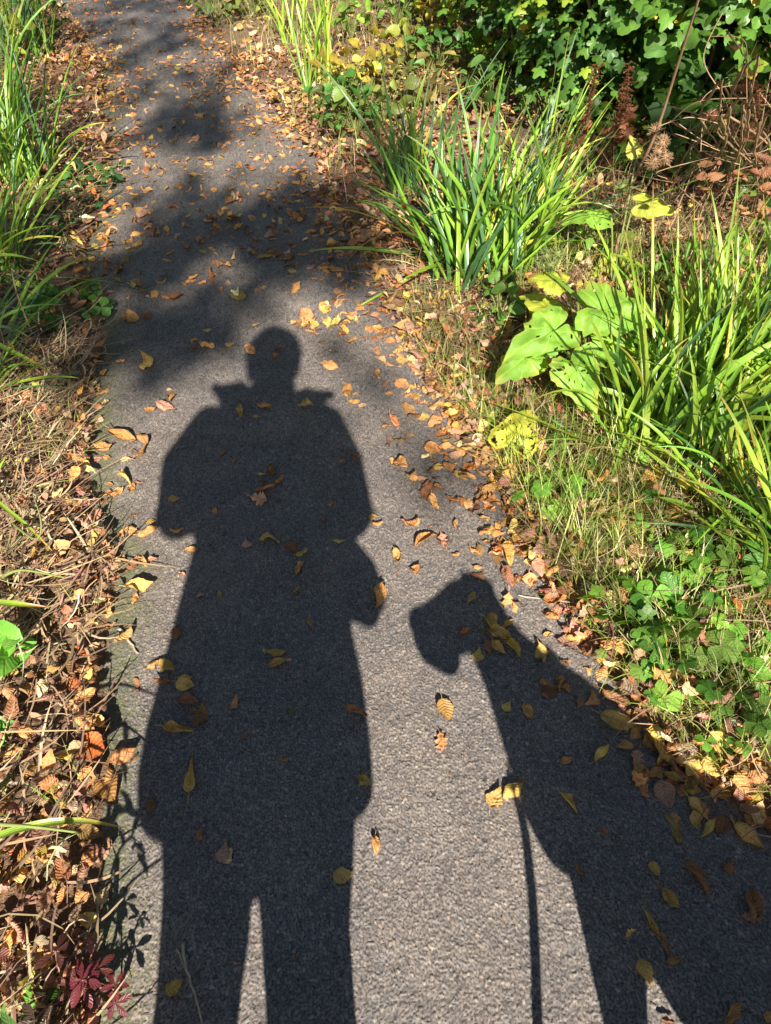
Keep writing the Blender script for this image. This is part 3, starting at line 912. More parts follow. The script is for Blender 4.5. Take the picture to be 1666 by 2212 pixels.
clump(1030, 600, 120, .62, .2, 'tall sedge clump with upright blue green blades right of the middle path', az0=R(60), azs=1.0, leanm=.40, droopm=1.0, rad=.19, wd=(.010, .019), pal=(3, 2.5, 3, 1, 1.2))
clump(1120, 570, 75, .70, .2, 'tall sedge clump leaning right behind the burdock leaves', az0=R(40), azs=.5, leanm=.45, droopm=.7, rad=.15, pal=(3, 3, 2, 1, 1.2))
clump(965, 560, 26, .60, .2, 'sparse arching sedge blades reaching left over the path edge', az0=R(195), azs=.6, leanm=.65, droopm=1.0, rad=.06)
clump(1490, 955, 190, .60, .2, 'large bright sedge clump beside the big burdock leaves', az0=R(45), azs=1.0, leanm=.5, droopm=1.0, rad=.21, wd=(.009, .018), pal=(3, 4, 1.2, 2, .5))
clump(1610, 915, 200, .62, .2, 'dense sedge clump at the right edge above the yellow ground leaves', az0=R(60), azs=1.0, leanm=.45, droopm=.9, rad=.24, wd=(.009, .018), pal=(3, 4, 1.2, 2, .5))
clump(1370, 960, 36, .46, .2, 'small sedge tuft between two large sedge clumps', az0=R(70), azs=1.0, leanm=.4, droopm=.8, rad=.08, pal=(3, 4, 1, 2, .5))
clump(1330, 985, 16, .36, .2, 'low sedge tuft arching over the holed yellow leaf', az0=R(185), azs=.6, leanm=.75, droopm=.9, rad=.05, pal=(2, 4, 1, 2, .3))
clump(1700, 1230, 40, .5, .2, 'sedge tuft spilling in from the lower right edge', az0=R(150), azs=.7, leanm=.6, droopm=.8, rad=.08, pal=(2, 4, 1, 2, .3))
clump(1560, 1090, 26, .42, .2, 'thin arching sedge tuft above the small cinquefoils', az0=R(150), azs=1.2, leanm=.7, droopm=.9, rad=.07, pal=(2, 4, 1, 2, .3))
clump(883, 420, 46, .62, .2, 'dark narrow sedge clump on the shaded right path edge', az0=R(110), azs=1.2, leanm=.35, droopm=.8, rad=.09, pal=(2, 1, 3, .5, 2))
clump(690, 190, 28, .66, .2, 'far yellow green sedge clump on the sunlit right verge', az0=R(110), azs=1.0, leanm=.3, droopm=.6, rad=.12, pal=(3, 4, 1, 3, .3), wd=(.01, .02))
clump(640, 90, 18, .6, .2, 'farthest pale sedge clump at the top of the right verge', az0=R(110), azs=1.2, leanm=.35, droopm=.7, rad=.12, pal=(2, 3, .5, 4, .3), wd=(.01, .02))
clump(45, 395, 80, .82, .2, 'tall sedge clump with long blades at the upper left path edge', az0=R(60), azs=1.0, leanm=.34, droopm=1.0, rad=.17, pal=(4, 2, 3, .5, 1.5), wd=(.009, .017))
clump(-60, 330, 70, .85, .2, 'sedge clump behind the tall one at the upper left', az0=R(60), azs=1.0, leanm=.34, droopm=1.0, rad=.2, pal=(4, 2, 3, .5, 1.5), wd=(.009, .017))
clump(-20, 590, 60, .65, .2, 'spreading sedge clump at the left frame edge beside the shaded path', az0=R(25), azs=.8, leanm=.6, droopm=.8, rad=.12, pal=(3, 4, 2, 1, .8))
clump(60, 120, 60, .7, .2, 'distant shaded sedge clump at the top left', az0=R(90), azs=1.2, leanm=.35, droopm=.8, rad=.2, pal=(2, 2, 2, 1, 1), wd=(.01, .018))
clump(-30, 750, 22, .5, .2, 'low sedge tuft beside the ivy on the left verge', az0=R(40), azs=.8, leanm=.7, droopm=.7, rad=.07)


def single(pts, wd, label, tipc=(.36, .25, .05)):
    """one long blade through pixel/height points"""
    P = np.array([gpz(a, b, z) for a, b, z in pts])
    c = smooth_path(P, 18)
    s = np.linspace(0, 1, 18)
    tan = np.gradient(c, axis=0)
    tan /= np.linalg.norm(tan, axis=1)[:, None]
    side = np.cross(tan, [0, 0, 1])
    side /= np.linalg.norm(side, axis=1)[:, None]
    prof = np.clip(np.minimum(1, (1 - s) / .35) ** .7, .05, 1)
    vv = np.linspace(-1, 1, 5)
    V = c[:, None] + side[:, None] * (wd / 2 * prof)[:, None, None] * vv[None, :, None] + np.array([0, 0, 1]) * (wd * .28 * prof)[:, None, None] * (np.abs(vv)[None, :, None] - .3)
    co = np.zeros((18, 5, 3))
    co[..., 0] = vv * 2.5 + .25
    co[..., 1] = 1
    T = np.tile(np.array([[.19, .29, .035]]), (90, 1)).reshape(18, 5, 3)
    m = np.clip((s - .72) / .2, 0, 1)[:, None, None]
    T = T * (1 - m) + np.array(tipc) * m
    base = c[0].copy()
    base[2] = float(surf_z(base[0], base[1]))
    o = MB().add(V.reshape(-1, 3), gridf(18, 5), co.reshape(-1, 3), T.reshape(-1, 3)).build('sedge_sprout', M_BLADE, at=base)
    tag(o, label, 'plant', 'single sedge blades arching in over the left verge')


single([(-160, 700, .0), (-70, 690, .16), (0, 750, .20), (60, 775, .18), (132, 822, .12)], .017, 'wide sedge blade with yellowed tip reaching in beside the straw')
single([(-150, 1020, .0), (-60, 1030, .14), (0, 1090, .17), (60, 1135, .15), (122, 1200, .10)], .010, 'thin arching sedge blade pointing down across the straw')
single([(-200, 1290, .0), (-100, 1290, .12), (0, 1303, .16), (50, 1307, .16), (108, 1312, .14)], .016, 'horizontal broad sedge blade with frayed brown tip', (.36, .13, .05))
single([(-200, 1900, .0), (-100, 1850, .14), (0, 1803, .19), (90, 1778, .20), (180, 1770, .18), (268, 1788, .13)], .014, 'long green sedge blade arching over the path edge near the legs shadow')
single([(-120, 850, .0), (-60, 820, .14), (0, 790, .16), (60, 755, .15), (110, 735, .11)], .008, 'narrow sedge blade rising beside the wide yellowed one')

# ------------------------------------------------------------------ small leafy plants
TC = [cinq(rng, 5) for _ in range(4)]
TR = [cinq(rng, 5, .5, .10) for _ in range(3)]
TC3 = [cinq(rng, 3, .5, .24) for _ in range(3)]
TB = [oval('wide', rng, 8, 5, petiole=False, cc=.5, cl=-.6, tw=.1, wob=.04) for _ in range(3)]
TIV = [palm(5, .45, rng, 2, 17, curl=.5) for _ in range(3)]
TLN = [oval('elm', rng, 8, 5, petiole=False, cc=.4, cl=-.9, tw=.1, wob=.03) for _ in range(3)]
CG = [(.08, .21, .03), (.13, .29, .035), (.19, .34, .045)]


def small_plant(name, px, py, T, n, spread, size, hgt, label, pal=CG, group=None, stem=M_GSTEM, mat=M_GREEN, tilt=25, world=None):
    c = G(px, py) if world is None else np.array([*world, float(surf_z(*world))])
    root = empty(name, c, label, 'plant', group)
    r = spread * np.sqrt(rng.random(n))
    a = rng.uniform(0, 6.28, n)
    z = hgt * rng.uniform(.35, 1, n)
    x, y = c[0] + r * np.cos(a), c[1] + r * np.sin(a)
    P = np.stack([x, y, np.maximum(surf_z(x, y), c[2] - .01) + z], 1)
    idx = rng.integers(0, len(T), n)
    rot = rotz(a + rng.normal(0, .6, n)) @ rotx(np.radians(rng.normal(0, tilt, n))) @ roty(np.radians(rng.normal(12, tilt, n)))
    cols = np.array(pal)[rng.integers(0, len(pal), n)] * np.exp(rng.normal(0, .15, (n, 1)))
    lm = MB()
    sc = size * rng.uniform(.65, 1.2, n)
    for k in range(len(T)):
        m = idx == k
        lm.inst(T[k], P[m], rot[m], sc[m], cols[m])
    lm.build('leaves', mat, root)
    sm = MB()
    for i in range(n):
        mid = (c + P[i]) / 2 + (0, 0, .3 * hgt)
        tube(sm, smooth_path([c, mid, P[i]], 6), .0011 + size * .008, 4)
    sm.build('stems', stem, root)
    return root


CQ = [(1205, 1035, 'beside the lone green sprig on the verge'), (1173, 1082, 'at the edge of the brown leaf drift'), (1218, 1078, 'just below the lone green sprig'), (1433, 1152, 'under the arching sedge tuft'), (1503, 1217, 'above the fan shaped leaves'), (1553, 1227, 'dark and deeply cut at centre right'), (1503, 1290, 'with round crinkled leaves'), (1613, 1307, 'large and pale at the right frame edge'), (1488, 1382, 'with four clear leaflets'), (1343, 1337, 'tangled in brown leaves near the path edge'), (1393, 1297, 'pale and folded beside orange leaf'), (1553, 1357, 'dark beside the pale large one'), (1358, 1400, 'low at the path edge by a brown leaf'), (1583, 1137, 'glossy green below the yellow leaves'), (1637, 1240, 'half outside the right frame edge'), (1513, 1177, 'small and round leaved in deep litter'), (1615, 1552, 'lowest with bright star leaflets in the grass'), (1563, 1505, 'over the broad yellow fallen leaf'), (1533, 1575, 'beside the broad yellow fallen leaf'), (1398, 1457, 'at grassy edge by the dog neck shadow'), (1533, 1422, 'in grass right of the dog neck shadow'), (1233, 975, 'under the holed yellow leaf'), (1265, 985, 'right of the holed yellow leaf'), (1380, 1010, 'in shade of the low sedge tuft'), (1630, 1090, 'under the yellow green leaf carpet'), (1450, 1290, 'dense between the pale folded ones'), (1600, 1420, 'dark in the right corner grass'), (1420, 1350, 'mid green just inside the path edge')]
for i, (px, py, w_) in enumerate(CQ):
    T = TC if i % 3 else TC3 + TIV
    small_plant('cinquefoil', px, py, T, int(rng.integers(5, 11)), .08, rng.uniform(.042, .072), .07, 'low green cinquefoil ' + w_, group='cinquefoils on the right verge', pal=CG if i % 4 else [(.16, .27, .05), (.12, .24, .04)])
IV = [(120, 222, 'dark ivy below the tall left sedge'), (155, 392, 'dark ivy beside the yellow flower speck at left'), (178, 418, 'small dark ivy on the left path edge'), (120, 330, 'ivy patch under the tall left sedge'), (205, 382, 'ivy sprig reaching the left path edge'), (90, 440, 'ivy in shade of the spreading left sedge'), (140, 470, 'broad dark ivy leaf patch left of the bright band'), (60, 520, 'ivy at foot of the spreading left sedge')]
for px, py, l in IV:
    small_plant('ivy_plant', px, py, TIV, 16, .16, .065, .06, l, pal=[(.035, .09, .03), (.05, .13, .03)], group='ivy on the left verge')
ST = [(35, 610, 'large leaved strawberry plant at the left frame edge in shade'), (175, 640, 'strawberry plant nearest the shaded path edge at left'), (120, 722, 'bright strawberry leaf on left verge above the straw'), (210, 678, 'strawberry leaf touching the asphalt at left'), (80, 640, 'strawberry plant between the two larger at left'), (100, 690, 'low strawberry leaves over the dead straw at left')]
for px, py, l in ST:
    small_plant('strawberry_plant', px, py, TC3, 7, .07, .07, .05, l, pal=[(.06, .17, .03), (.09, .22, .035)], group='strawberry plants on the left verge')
clump(-40, 860, 22, .42, .2, 'small sedge tuft leaning over the pale straw at left', az0=R(0), azs=.7, leanm=.8, droopm=.6, rad=.06)
clump(-60, 1120, 14, .34, .2, 'few sedge blades at the left edge level with the elbow shadow', az0=R(-20), azs=.6, leanm=.9, droopm=.6, rad=.05)
small_plant('soapwort', 45, 1440, TLN, 9, .035, .085, .09, 'bright green opposite leaved seedling at left frame edge in straw', pal=[(.12, .30, .04), (.16, .34, .05)])
small_plant('soapwort', -5, 1590, TLN, 7, .03, .075, .06, 'green pointed leaves just inside the left edge below the seedling', pal=[(.12, .30, .04)])
small_plant('ivy_plant', 62, 1160, TIV, 2, .02, .065, .03, 'two lone green lobed leaves on straw left of the elbow shadow', pal=[(.11, .26, .04)])
small_plant('cranesbill', 160, 2170, TR, 10, .075, .065, .10, 'dark red leaved herb in the lower left corner', pal=[(.07, .025, .02), (.11, .03, .025), (.07, .045, .03)], stem=M_STEM)
small_plant('cranesbill', 262, 2140, TR, 4, .035, .065, .10, 'dark red starry leaves overhanging the asphalt at lower left', pal=[(.11, .022, .03), (.16, .03, .04)], stem=M_STEM)
small_plant('clover_patch', 130, 2200, TC3, 8, .05, .045, .03, 'green leaflets below the red herb at the bottom edge', pal=[(.10, .24, .04)])
for k, (px, py) in enumerate([(1620, 1010), (1560, 1000), (1640, 1070), (1500, 1020)]):
    small_plant('bindweed', px, py, TIV, 20, .12, .055, .07, ['yellow green lobed leaf carpet at the right frame edge', 'yellowing lobed leaves under the dense sedge', 'pale yellow lobed leaves lowest at the right edge', 'sparse yellow lobed leaves under the large sedge'][k], pal=[(.42, .42, .05), (.30, .36, .05), (.5, .42, .06)], group='yellowing ground creepers at the right')

# nettles and low herbs on the far right verge
HB = [(1230, 560, 'small leafy weed between tall sedge and yellow burdock leaf', (.12, .24, .04)), (1400, 640, 'leafy weed tangle behind the large bright sedge', (.10, .2, .03)), (1530, 600, 'green weed between the right sedges and the dark thicket', (.14, .24, .04)), (1630, 560, 'olive weed at the right frame edge before the vines', (.15, .19, .04)), (1300, 560, 'pale weed beside the leaning burr stem', (.22, .28, .05)), (1080, 700, 'green weed at the foot of the tall sedge', (.12, .24, .04)), (1010, 160, 'fresh green bramble shoot left of the dark shrubs', (.07, .18, .03)), (943, 175, 'bramble shoot standing in dry grass', (.06, .15, .03)), (880, 150, 'yellowing herb on the upper right verge', (.20, .22, .04)), (800, 200, 'yellow leaved herb patch beside the far sedge', (.32, .27, .04)), (740, 240, 'pale yellow herb by the bend of the right path edge', (.36, .28, .05)), (830, 270, 'olive herb patch in front of the narrow sedge', (.14, .17, .04)), (770, 300, 'shaded herb at the right path edge below the yellow herb', (.10, .14, .03)), (760, 90, 'bright green herb high on the right verge', (.16, .26, .04)), (860, 60, 'green herb at top of the right verge in dry grass', (.10, .2, .03)), (470, 60, 'small shrubby herb at the far path edge', (.08, .12, .03)), (920, 250, 'brownish herb under the tall sedge tips', (.16, .13, .04)), (740, 300, 'rounded green dock leaves at the path edge', (.06, .16, .03)), (550, 40, 'grassy weed beside the farthest path edge', (.2, .24, .06)), (960, 90, 'yellow leaved sapling before the dark shrubs', (.4, .33, .04)), (1060, 250, 'low green herb behind tall sedge', (.06, .13, .03)), (80, 40, 'dull green herb at the top left corner', (.09, .13, .03)), (30, 150, 'yellow green herb behind the left sedges', (.2, .24, .04)), (110, 100, 'shaded weed by the far left path edge', (.07, .11, .03))]
for px, py, l, c in HB:
    sm_ = py > 500
    small_plant('wild_herb', px, py, TLN + TB, 22 if sm_ else 34, .12 if sm_ else .20, .055 if sm_ else .085, .14 if sm_ else .28, l, pal=[c, tuple(min(.6, v * 1.35) for v in c), tuple(v * .7 for v in c)], group='wild herbs on the far verges', tilt=35)

# ------------------------------------------------------------------ burdocks
def big_leaf(root, px, py, z, size, az, tilt_to_cam, col, holes=0.0, aspect=1.25, roll=0.0):
    T = palm(0, 0, rng, 11, 44, tipp=.38, notch=.6, curl=.35, wob=.16, aspect=aspect, holes=holes, ripple=.025)
    c = gpz(px, py, z)
    Rm = rotx(np.array(R(tilt_to_cam))) @ rotz(np.array(R(az))) @ rotx(np.array(R(roll)))
    V, f, co = T
    V = (V - (.18, 0, 0)) @ Rm.T * size
    n = len(V)
    tt = np.array(col) * (1 + .3 * (vnoise(V[:, 0:1] * 25 + px, V[:, 1:2] * 25, 7) - .5))
    rim = np.clip(co[:, 2:3] * 1.0 - .55 - .5 * vnoise(V[:, 0:1] * 40 + px, V[:, 1:2] * 40, 9), 0, 1) * 1.6
    tt = tt * (1 - rim) + np.array([.36, .30, .05]) * rim
    MB().add(V + c, f, co, tt).build('leaf', M_BURD, root)
    b = np.array(root.location)
    s = MB()
    st = c + (np.array([-.44, 0, 0]) @ Rm.T) * size
    tube(s, smooth_path([st, (st + b) / 2 + (0, 0, .04), b], 8), .0035, 6)
    s.build('leaf_stalk', M_GSTEM, root)


def burr(root, c, r, col=None):
    m = MB()
    th = np.linspace(0, np.pi, 7)
    ph = np.linspace(0, 2 * np.pi, 10, endpoint=False)
    V = np.stack([np.outer(np.sin(th), np.cos(ph)), np.outer(np.sin(th), np.sin(ph)), np.outer(np.cos(th), np.ones(10))], -1) * r * .55 + c
    m.add(V.reshape(-1, 3), gridf(7, 10, True))
    n = 110
    d = rng.normal(0, 1, (n, 3))
    d /= np.linalg.norm(d, axis=1)[:, None]
    for k in range(n):
        tube(m, [c + d[k] * r * .5, c + d[k] * r * .8, c + d[k] * r * rng.uniform(.95, 1.15) + rng.normal(0, .0012, 3)], [.0013, .0010, .0004], 3)
    m.build('burr_head', col or M_BUR, root)


b1 = G(1250, 840)
r1 = empty('burdock', b1, 'low burdock with broad bright green leaves beside the large sedge', 'plant', 'burdocks')
YG, GG, BG = (.38, .44, .05), (.15, .30, .045), (.19, .36, .045)
big_leaf(r1, 1195, 712, .30, .15, 205, 34, BG, .02)
big_leaf(r1, 1305, 665, .36, .165, -15, 32, BG, .01, 1.3)
big_leaf(r1, 1245, 800, .24, .14, -70, 34, BG, .06)
big_leaf(r1, 1135, 772, .20, .125, 215, 24, BG, .03)
big_leaf(r1, 1355, 785, .20, .13, -20, 20, YG, .12)
big_leaf(r1, 1185, 665, .22, .12, 130, 15, YG, .0)
big_leaf(r1, 1300, 750, .26, .12, -40, 22, BG, .05)
st = MB()
tube(st, smooth_path([b1, b1 + (0, 0, .16), gpz(1215, 600, .36), gpz(1195, 560, .42)], 12), [.005] * 6 + [.003] * 6, 6)
tube(st, smooth_path([b1 + (0, 0, .15), gpz(1240, 620, .32), gpz(1243, 592, .36)], 8), .0028, 5)
st.build('stem', M_STEM, r1)
for px, py, z in ((1180, 555, .42), (1205, 548, .43), (1190, 572, .41), (1243, 592, .37)):
    burr(r1, gpz(px, py, z), .024, M_GSTEM if px < 1240 else None)
big_leaf(r1, 1200, 607, .36, .085, 160, 25, YG)
r2 = empty('holed_burdock_leaf', G(1120, 965), 'yellow burdock leaf riddled with holes lying at the path edge', 'leaf')
big_leaf(r2, 1113, 940, .115, .14, 60, 16, (.48, .50, .06), .16, 1.15)
b3 = G(1318, 640)
r3 = empty('burdock', b3, 'tall leaning burdock stem carrying brown spiky burrs before the dark shrubs', 'plant', 'burdocks')
st = MB()
zt = 1.25
pts = [b3, gpz(1330, 530, .18), gpz(1363, 395, .42), gpz(1400, 330, .55), gpz(1428, 260, .66), gpz(1470, 120, .85), gpz(1510, 0, 1.0), gpz(1530, -80, 1.08)]
tube(st, smooth_path(pts, 26), np.linspace(.0065, .0025, 26), 7)
for a, b, za, zb in (((1395, 335), (1415, 285), .54, .62), ((1395, 335), (1450, 360), .54, .5), ((1363, 395), (1345, 405), .42, .40)):
    tube(st, smooth_path([gpz(*a, za), gpz((a[0] + b[0]) / 2, (a[1] + b[1]) / 2 - 6, (za + zb) / 2), gpz(*b, zb)], 6), .0022, 5)
st.build('stem', M_STEM, r3)
for px, py, z in ((1416, 282, .60), (1430, 308, .58), (1412, 350, .53), (1437, 342, .54), (1424, 325, .56)):
    burr(r3, gpz(px, py, z), .026)
burr(r3, gpz(1345, 405, .41), .028, M_GSTEM)
big_leaf(r3, 1397, 442, .36, .10, -10, 35, (.40, .44, .06), .0, 1.35)
big_leaf(r3, 1290, 467, .33, .11, 175, 12, BG, .04, 1.4)
big_leaf(r3, 1345, 565, .16, .13, 200, 22, YG, .04, 1.3)
big_leaf(r3, 1372, 325, .52, .06, 95, 40, (.45, .45, .1), .0, 1.3)

# ------------------------------------------------------------------ dead dock spikes
for k, (bx, by_, tx, ty, h, lab) in enumerate([(1235, 330, 1290, 140, .78, 'rusty brown seed spike standing behind the tall sedge'), (1330, 330, 1358, 140, .80, 'rusty seed spike left of the leaning burdock stem'), (1310, 350, 1345, 200, .62, 'shorter rusty seed spike before the dark shrubs'), (1195, 380, 1225, 270, .5, 'short withered seed spike among the sedge tips'), (1620, 330, 1640, 190, .7, 'withered brown seed spike at the right frame edge')]):
    b = G(bx, by_)
    top = gpz(tx, ty, b[2] + h)
    root = empty('dock_stalk', b, lab, 'plant', 'dead dock stalks')
    s = MB()
    ctrl = [b, (b + top) / 2 + (.02, 0, 0), top]
    c = smooth_path(ctrl, 24)
    tube(s, c, np.linspace(.004, .0015, 24), 5)
    s.build('stalk', M_STEM, root)
    m = MB()
    n = 260
    s_ = np.linspace(.35, 1, n)
    P = np.stack([np.interp(s_, np.linspace(0, 1, 24), c[:, i]) for i in range(3)], 1) + rng.normal(0, .007, (n, 3))
    m.inst(TL[0], P, rotz(rng.uniform(0, 6, n)) @ rotx(rng.uniform(0, 6, n)), rng.uniform(.008, .018, n), jitc((.20, .075, .035), n))
    n = 9
    s_ = rng.uniform(.05, .6, n)
    P = np.stack([np.interp(s_, np.linspace(0, 1, 24), c[:, i]) for i in range(3)], 1) + rng.normal(0, .02, (n, 3))
    for q in range(n):
        m3 = MB()
        m3.inst(TLH[q % 8], P[q:q + 1], rotz(rng.uniform(0, 6, 1)) @ rotx(rng.uniform(0, 6, 1)), rng.uniform(.05, .1, 1), jitc((.26, .11, .05), 1))
        m3.build('withered_leaf', M_DRY, root)
    m.build('seed_spike', M_DRY, root)

# ------------------------------------------------------------------ dead vines at the right
VN = [[(1666, 190, .7), (1600, 260, .5), (1520, 350, .3), (1450, 420, .12), (1400, 480, .02)], [(1700, 260, .6), (1600, 330, .38), (1500, 380, .22), (1430, 470, .03)], [(1640, 120, .9), (1610, 260, .6), (1600, 400, .25), (1590, 480, .05)], [(1450, 230, .5), (1500, 245, .48), (1560, 270, .42), (1610, 300, .3)], [(1445, 260, .5), (1480, 280, .4), (1490, 285, .35), (1540, 240, .4), (1600, 230, .4)], [(1666, 340, .45), (1580, 400, .3), (1510, 440, .15), (1440, 500, .02)], [(1620, 180, .8), (1640, 300, .5), (1650, 420, .2), (1640, 500, .02)], [(1560, 250, .55), (1480, 330, .38), (1440, 440, .1), (1420, 520, .01)], [(1690, 400, .4), (1620, 430, .3), (1560, 480, .1), (1500, 520, .01)], [(1655, 250, .7), (1625, 330, .5), (1560, 420, .25), (1545, 500, .03)], [(1700, 150, .8), (1650, 230, .6), (1640, 350, .35), (1610, 440, .1)], [(1480, 440, .1), (1540, 380, .25), (1580, 420, .15), (1630, 460, .1)]]
for i in range(22):
    x_, y_ = rng.uniform(1540, 1690), rng.uniform(60, 260)
    h_ = rng.uniform(.5, .95)
    VN.append([(x_, y_, h_), (x_ + rng.normal(0, 40), y_ + 70, h_ * .75), (x_ + rng.normal(-15, 40), y_ + 150, h_ * .4), (x_ + rng.normal(-25, 40), y_ + 230, .02)])
for i, pts in enumerate(VN):
    P = smooth_path([gpz(*p) for p in pts], 26) + rng.normal(0, .0012, (26, 3))
    m = MB()
    tube(m, P, np.linspace(.0035, .002, 26), 5)
    for _ in range(3):
        k = rng.integers(3, 22)
        e = P[k] + rng.normal(0, .12, 3)
        e[2] = max(e[2], .03)
        tube(m, smooth_path([P[k], (P[k] + e) / 2 + rng.normal(0, .03, 3), e], 9), .0014, 4)
    o = m.build('dead_vine', M_VINE, at=[P[-1][0], P[-1][1], 0])
    tag(o, 'dry looping vine stem tangled at the right below the dark shrubs', 'vine', 'dry vine stems tangled below the shrubs')
m = MB()
for c_ in range(24):
    px, py = rng.uniform(1560, 1666), rng.uniform(170, 420)
    c = gpz(px, py, rng.uniform(.25, .6))
    P = rng.normal(0, .05, (5, 3)) + c
    m.inst(TLH[c_ % 8], P, rotz(rng.uniform(0, 6, 5)) @ rotx(rng.uniform(0, 6, 5)), rng.uniform(.03, .07, 5), jitc((.25, .12, .06), 5))
tag(m.build('withered_leaves', M_DRY), 'shrivelled brown leaves clinging to the dry vines at the right', 'leaves', kind='stuff')

# twigs
TW = [([(397, 2040), (402, 2090), (425, 2150), (438, 2212)], .0028, 'pale forked twig inside the left leg of the shadow'), ([(385, 2052), (402, 2092)], .0018, 'short pale twig crossing the forked twig'), ([(1340, 1520 - 120), (1390, 1435), (1440, 1470)], .0015, 'thin dry stem lying over the dog shadow edge'), ([(260, 1360), (300, 1415)], .004, 'short broken straw stalk at the left path edge'), ([(150, 770), (200, 765), (262, 768)], .002, 'bleached grass stem reaching over the shaded asphalt at left'), ([(1120, 1290), (1200, 1300), (1270, 1312)], .002, 'thin twig at the right path edge above the dog shadow')]
for pts, r, lab in TW:
    P = smooth_path([G(a, b) + (0, 0, r + .004) for a, b in pts], 12) + rng.normal(0, .0008, (12, 3))
    m = MB()
    tube(m, P, np.linspace(r, r * .5, 12), 6)
    tag(m.build('twig', M_TWIG, at=P[0]), lab, 'twig')

# ------------------------------------------------------------------ shrubs
TM = [palm(5, .55, rng, 2, 22, curl=.6, power=.8, notch=.2, aspect=1.1) for _ in range(5)]
TH = [palm(3, .25, rng, 2, 16, curl=.5, notch=.3, aspect=1.05) for _ in range(4)]


def shrub(px, py, rad, hgt, nleaf, label, cols, wts, T, size, name='shrub', world=None):
    c = G(px, py) if world is None else np.array([*world, float(surf_z(*world))])
    root = empty(name, c, label, 'shrub', 'shrubs behind the right verge')
    ns = 9
    tips = []
    sm = MB()
    for i in range(ns):
        a = i * 6.28 / ns + rng.normal(0, .3)
        e = c + np.array([math.cos(a) * rad * rng.uniform(.3, .9), math.sin(a) * rad * rng.uniform(.3, .9), hgt * rng.uniform(.6, 1)])
        P = smooth_path([c + rng.normal(0, .04, 3) * (1, 1, 0), (c + e) / 2 + (rng.normal(0, .1), rng.normal(0, .1), .15 * hgt), e], 12)
        tube(sm, P, np.linspace(.012, .004, 12), 6)
        for _ in range(4):
            k = rng.integers(2, 11)
            d = rng.normal(0, 1, 3)
            d[2] = abs(d[2]) * .4
            e2 = P[k] + d / np.linalg.norm(d) * rad * rng.uniform(.4, .8)
            tube(sm, smooth_path([P[k], (P[k] + e2) / 2 + (0, 0, .05), e2], 7), .0035, 4)
            tips.append((P[k], e2))
    sm.build('stems', M_BARK, root)
    # sprays of leaves: a shell denser than the inside
    nc = nleaf // 14
    cen = rng.normal(0, 1, (nc, 3))
    cen /= np.linalg.norm(cen, axis=1)[:, None]
    rr = rng.uniform(.45, 1, (nc, 1)) ** .5
    cen = cen * rr * (rad, rad, hgt * .52) + (0, 0, hgt * .52)
    cen[:, 2] = np.clip(cen[:, 2], .05, None)
    P = (cen[:, None] + rng.normal(0, .075, (nc, 14, 3)) * (1, 1, .5)).reshape(-1, 3)
    P[:, 2] = np.clip(P[:, 2], .02, None)
    P = P + c
    n = len(P)
    out = np.arctan2(P[:, 1] - c[1], P[:, 0] - c[0])
    rot = rotz(out + rng.normal(0, .7, n)) @ roty(np.radians(rng.normal(32, 22, n))) @ rotx(np.radians(rng.normal(0, 22, n)))
    cc = np.array(cols)[rng.choice(len(cols), nc, p=np.array(wts) / sum(wts))]
    tint = np.repeat(cc, 14, 0) * np.exp(rng.normal(0, .22, (n, 1)))
    yl = rng.random(n) < .02
    tint[yl] = (.40, .28, .03)
    idx = rng.integers(0, len(T), n)
    lm = MB()
    sc = size * rng.uniform(.6, 1.35, n)
    for k in range(len(T)):
        m = idx == k
        lm.inst(T[k], P[m], rot[m], sc[m], tint[m])
    lm.build('crown', M_GREEN, root)
    return root


DG, MG, YGc, YY = (.04, .10, .022), (.085, .18, .028), (.20, .27, .03), (.42, .30, .03)
shrub(1290, 270, .48, 1.4, 2800, 'dark green field maple shrub behind the rusty seed spikes', [DG, MG, YGc], [4, 3, .7], TM, .07)
shrub(1500, 285, .52, 1.5, 2800, 'shrub with large pale green leaves behind the burrs', [MG, (.09, .19, .05), YGc, DG], [3, 2, 1, 2], TH + TM[:3], .088)
shrub(1690, 300, .55, 1.6, 2200, 'shaded dark shrub at the right frame edge', [DG, MG], [4, 2], TH, .095)
shrub(1140, 170, .58, 1.5, 2800, 'green shrub with yellow lower leaves at top centre right', [MG, YGc, DG, YY], [3, 2, 3, .4], TM + TH, .072)
shrub(1000, 25, .65, 1.6, 2600, 'yellow green shrub farthest to the left of the thicket', [YGc, MG, YY, DG], [3, 3, .7, 2], TH, .07)
shrub(1400, 90, .8, 1.9, 2800, 'dense dark shrub deep in the thicket', [DG, MG], [4, 2], TM, .09)
shrub(1640, 60, .9, 1.9, 2600, 'broad leaved shrub at the top right corner', [DG, MG, YGc], [3, 3, 1], TH, .09)
shrub(1220, 30, .8, 1.8, 2600, 'mid green shrub high in the thicket centre', [DG, MG, YGc], [3, 3, 1], TM, .09)
shrub(860, -70, .9, 1.3, 2200, 'far shrub of yellow green at the top of the verge', [YGc, MG, YY], [3, 3, 1], TH, .09)

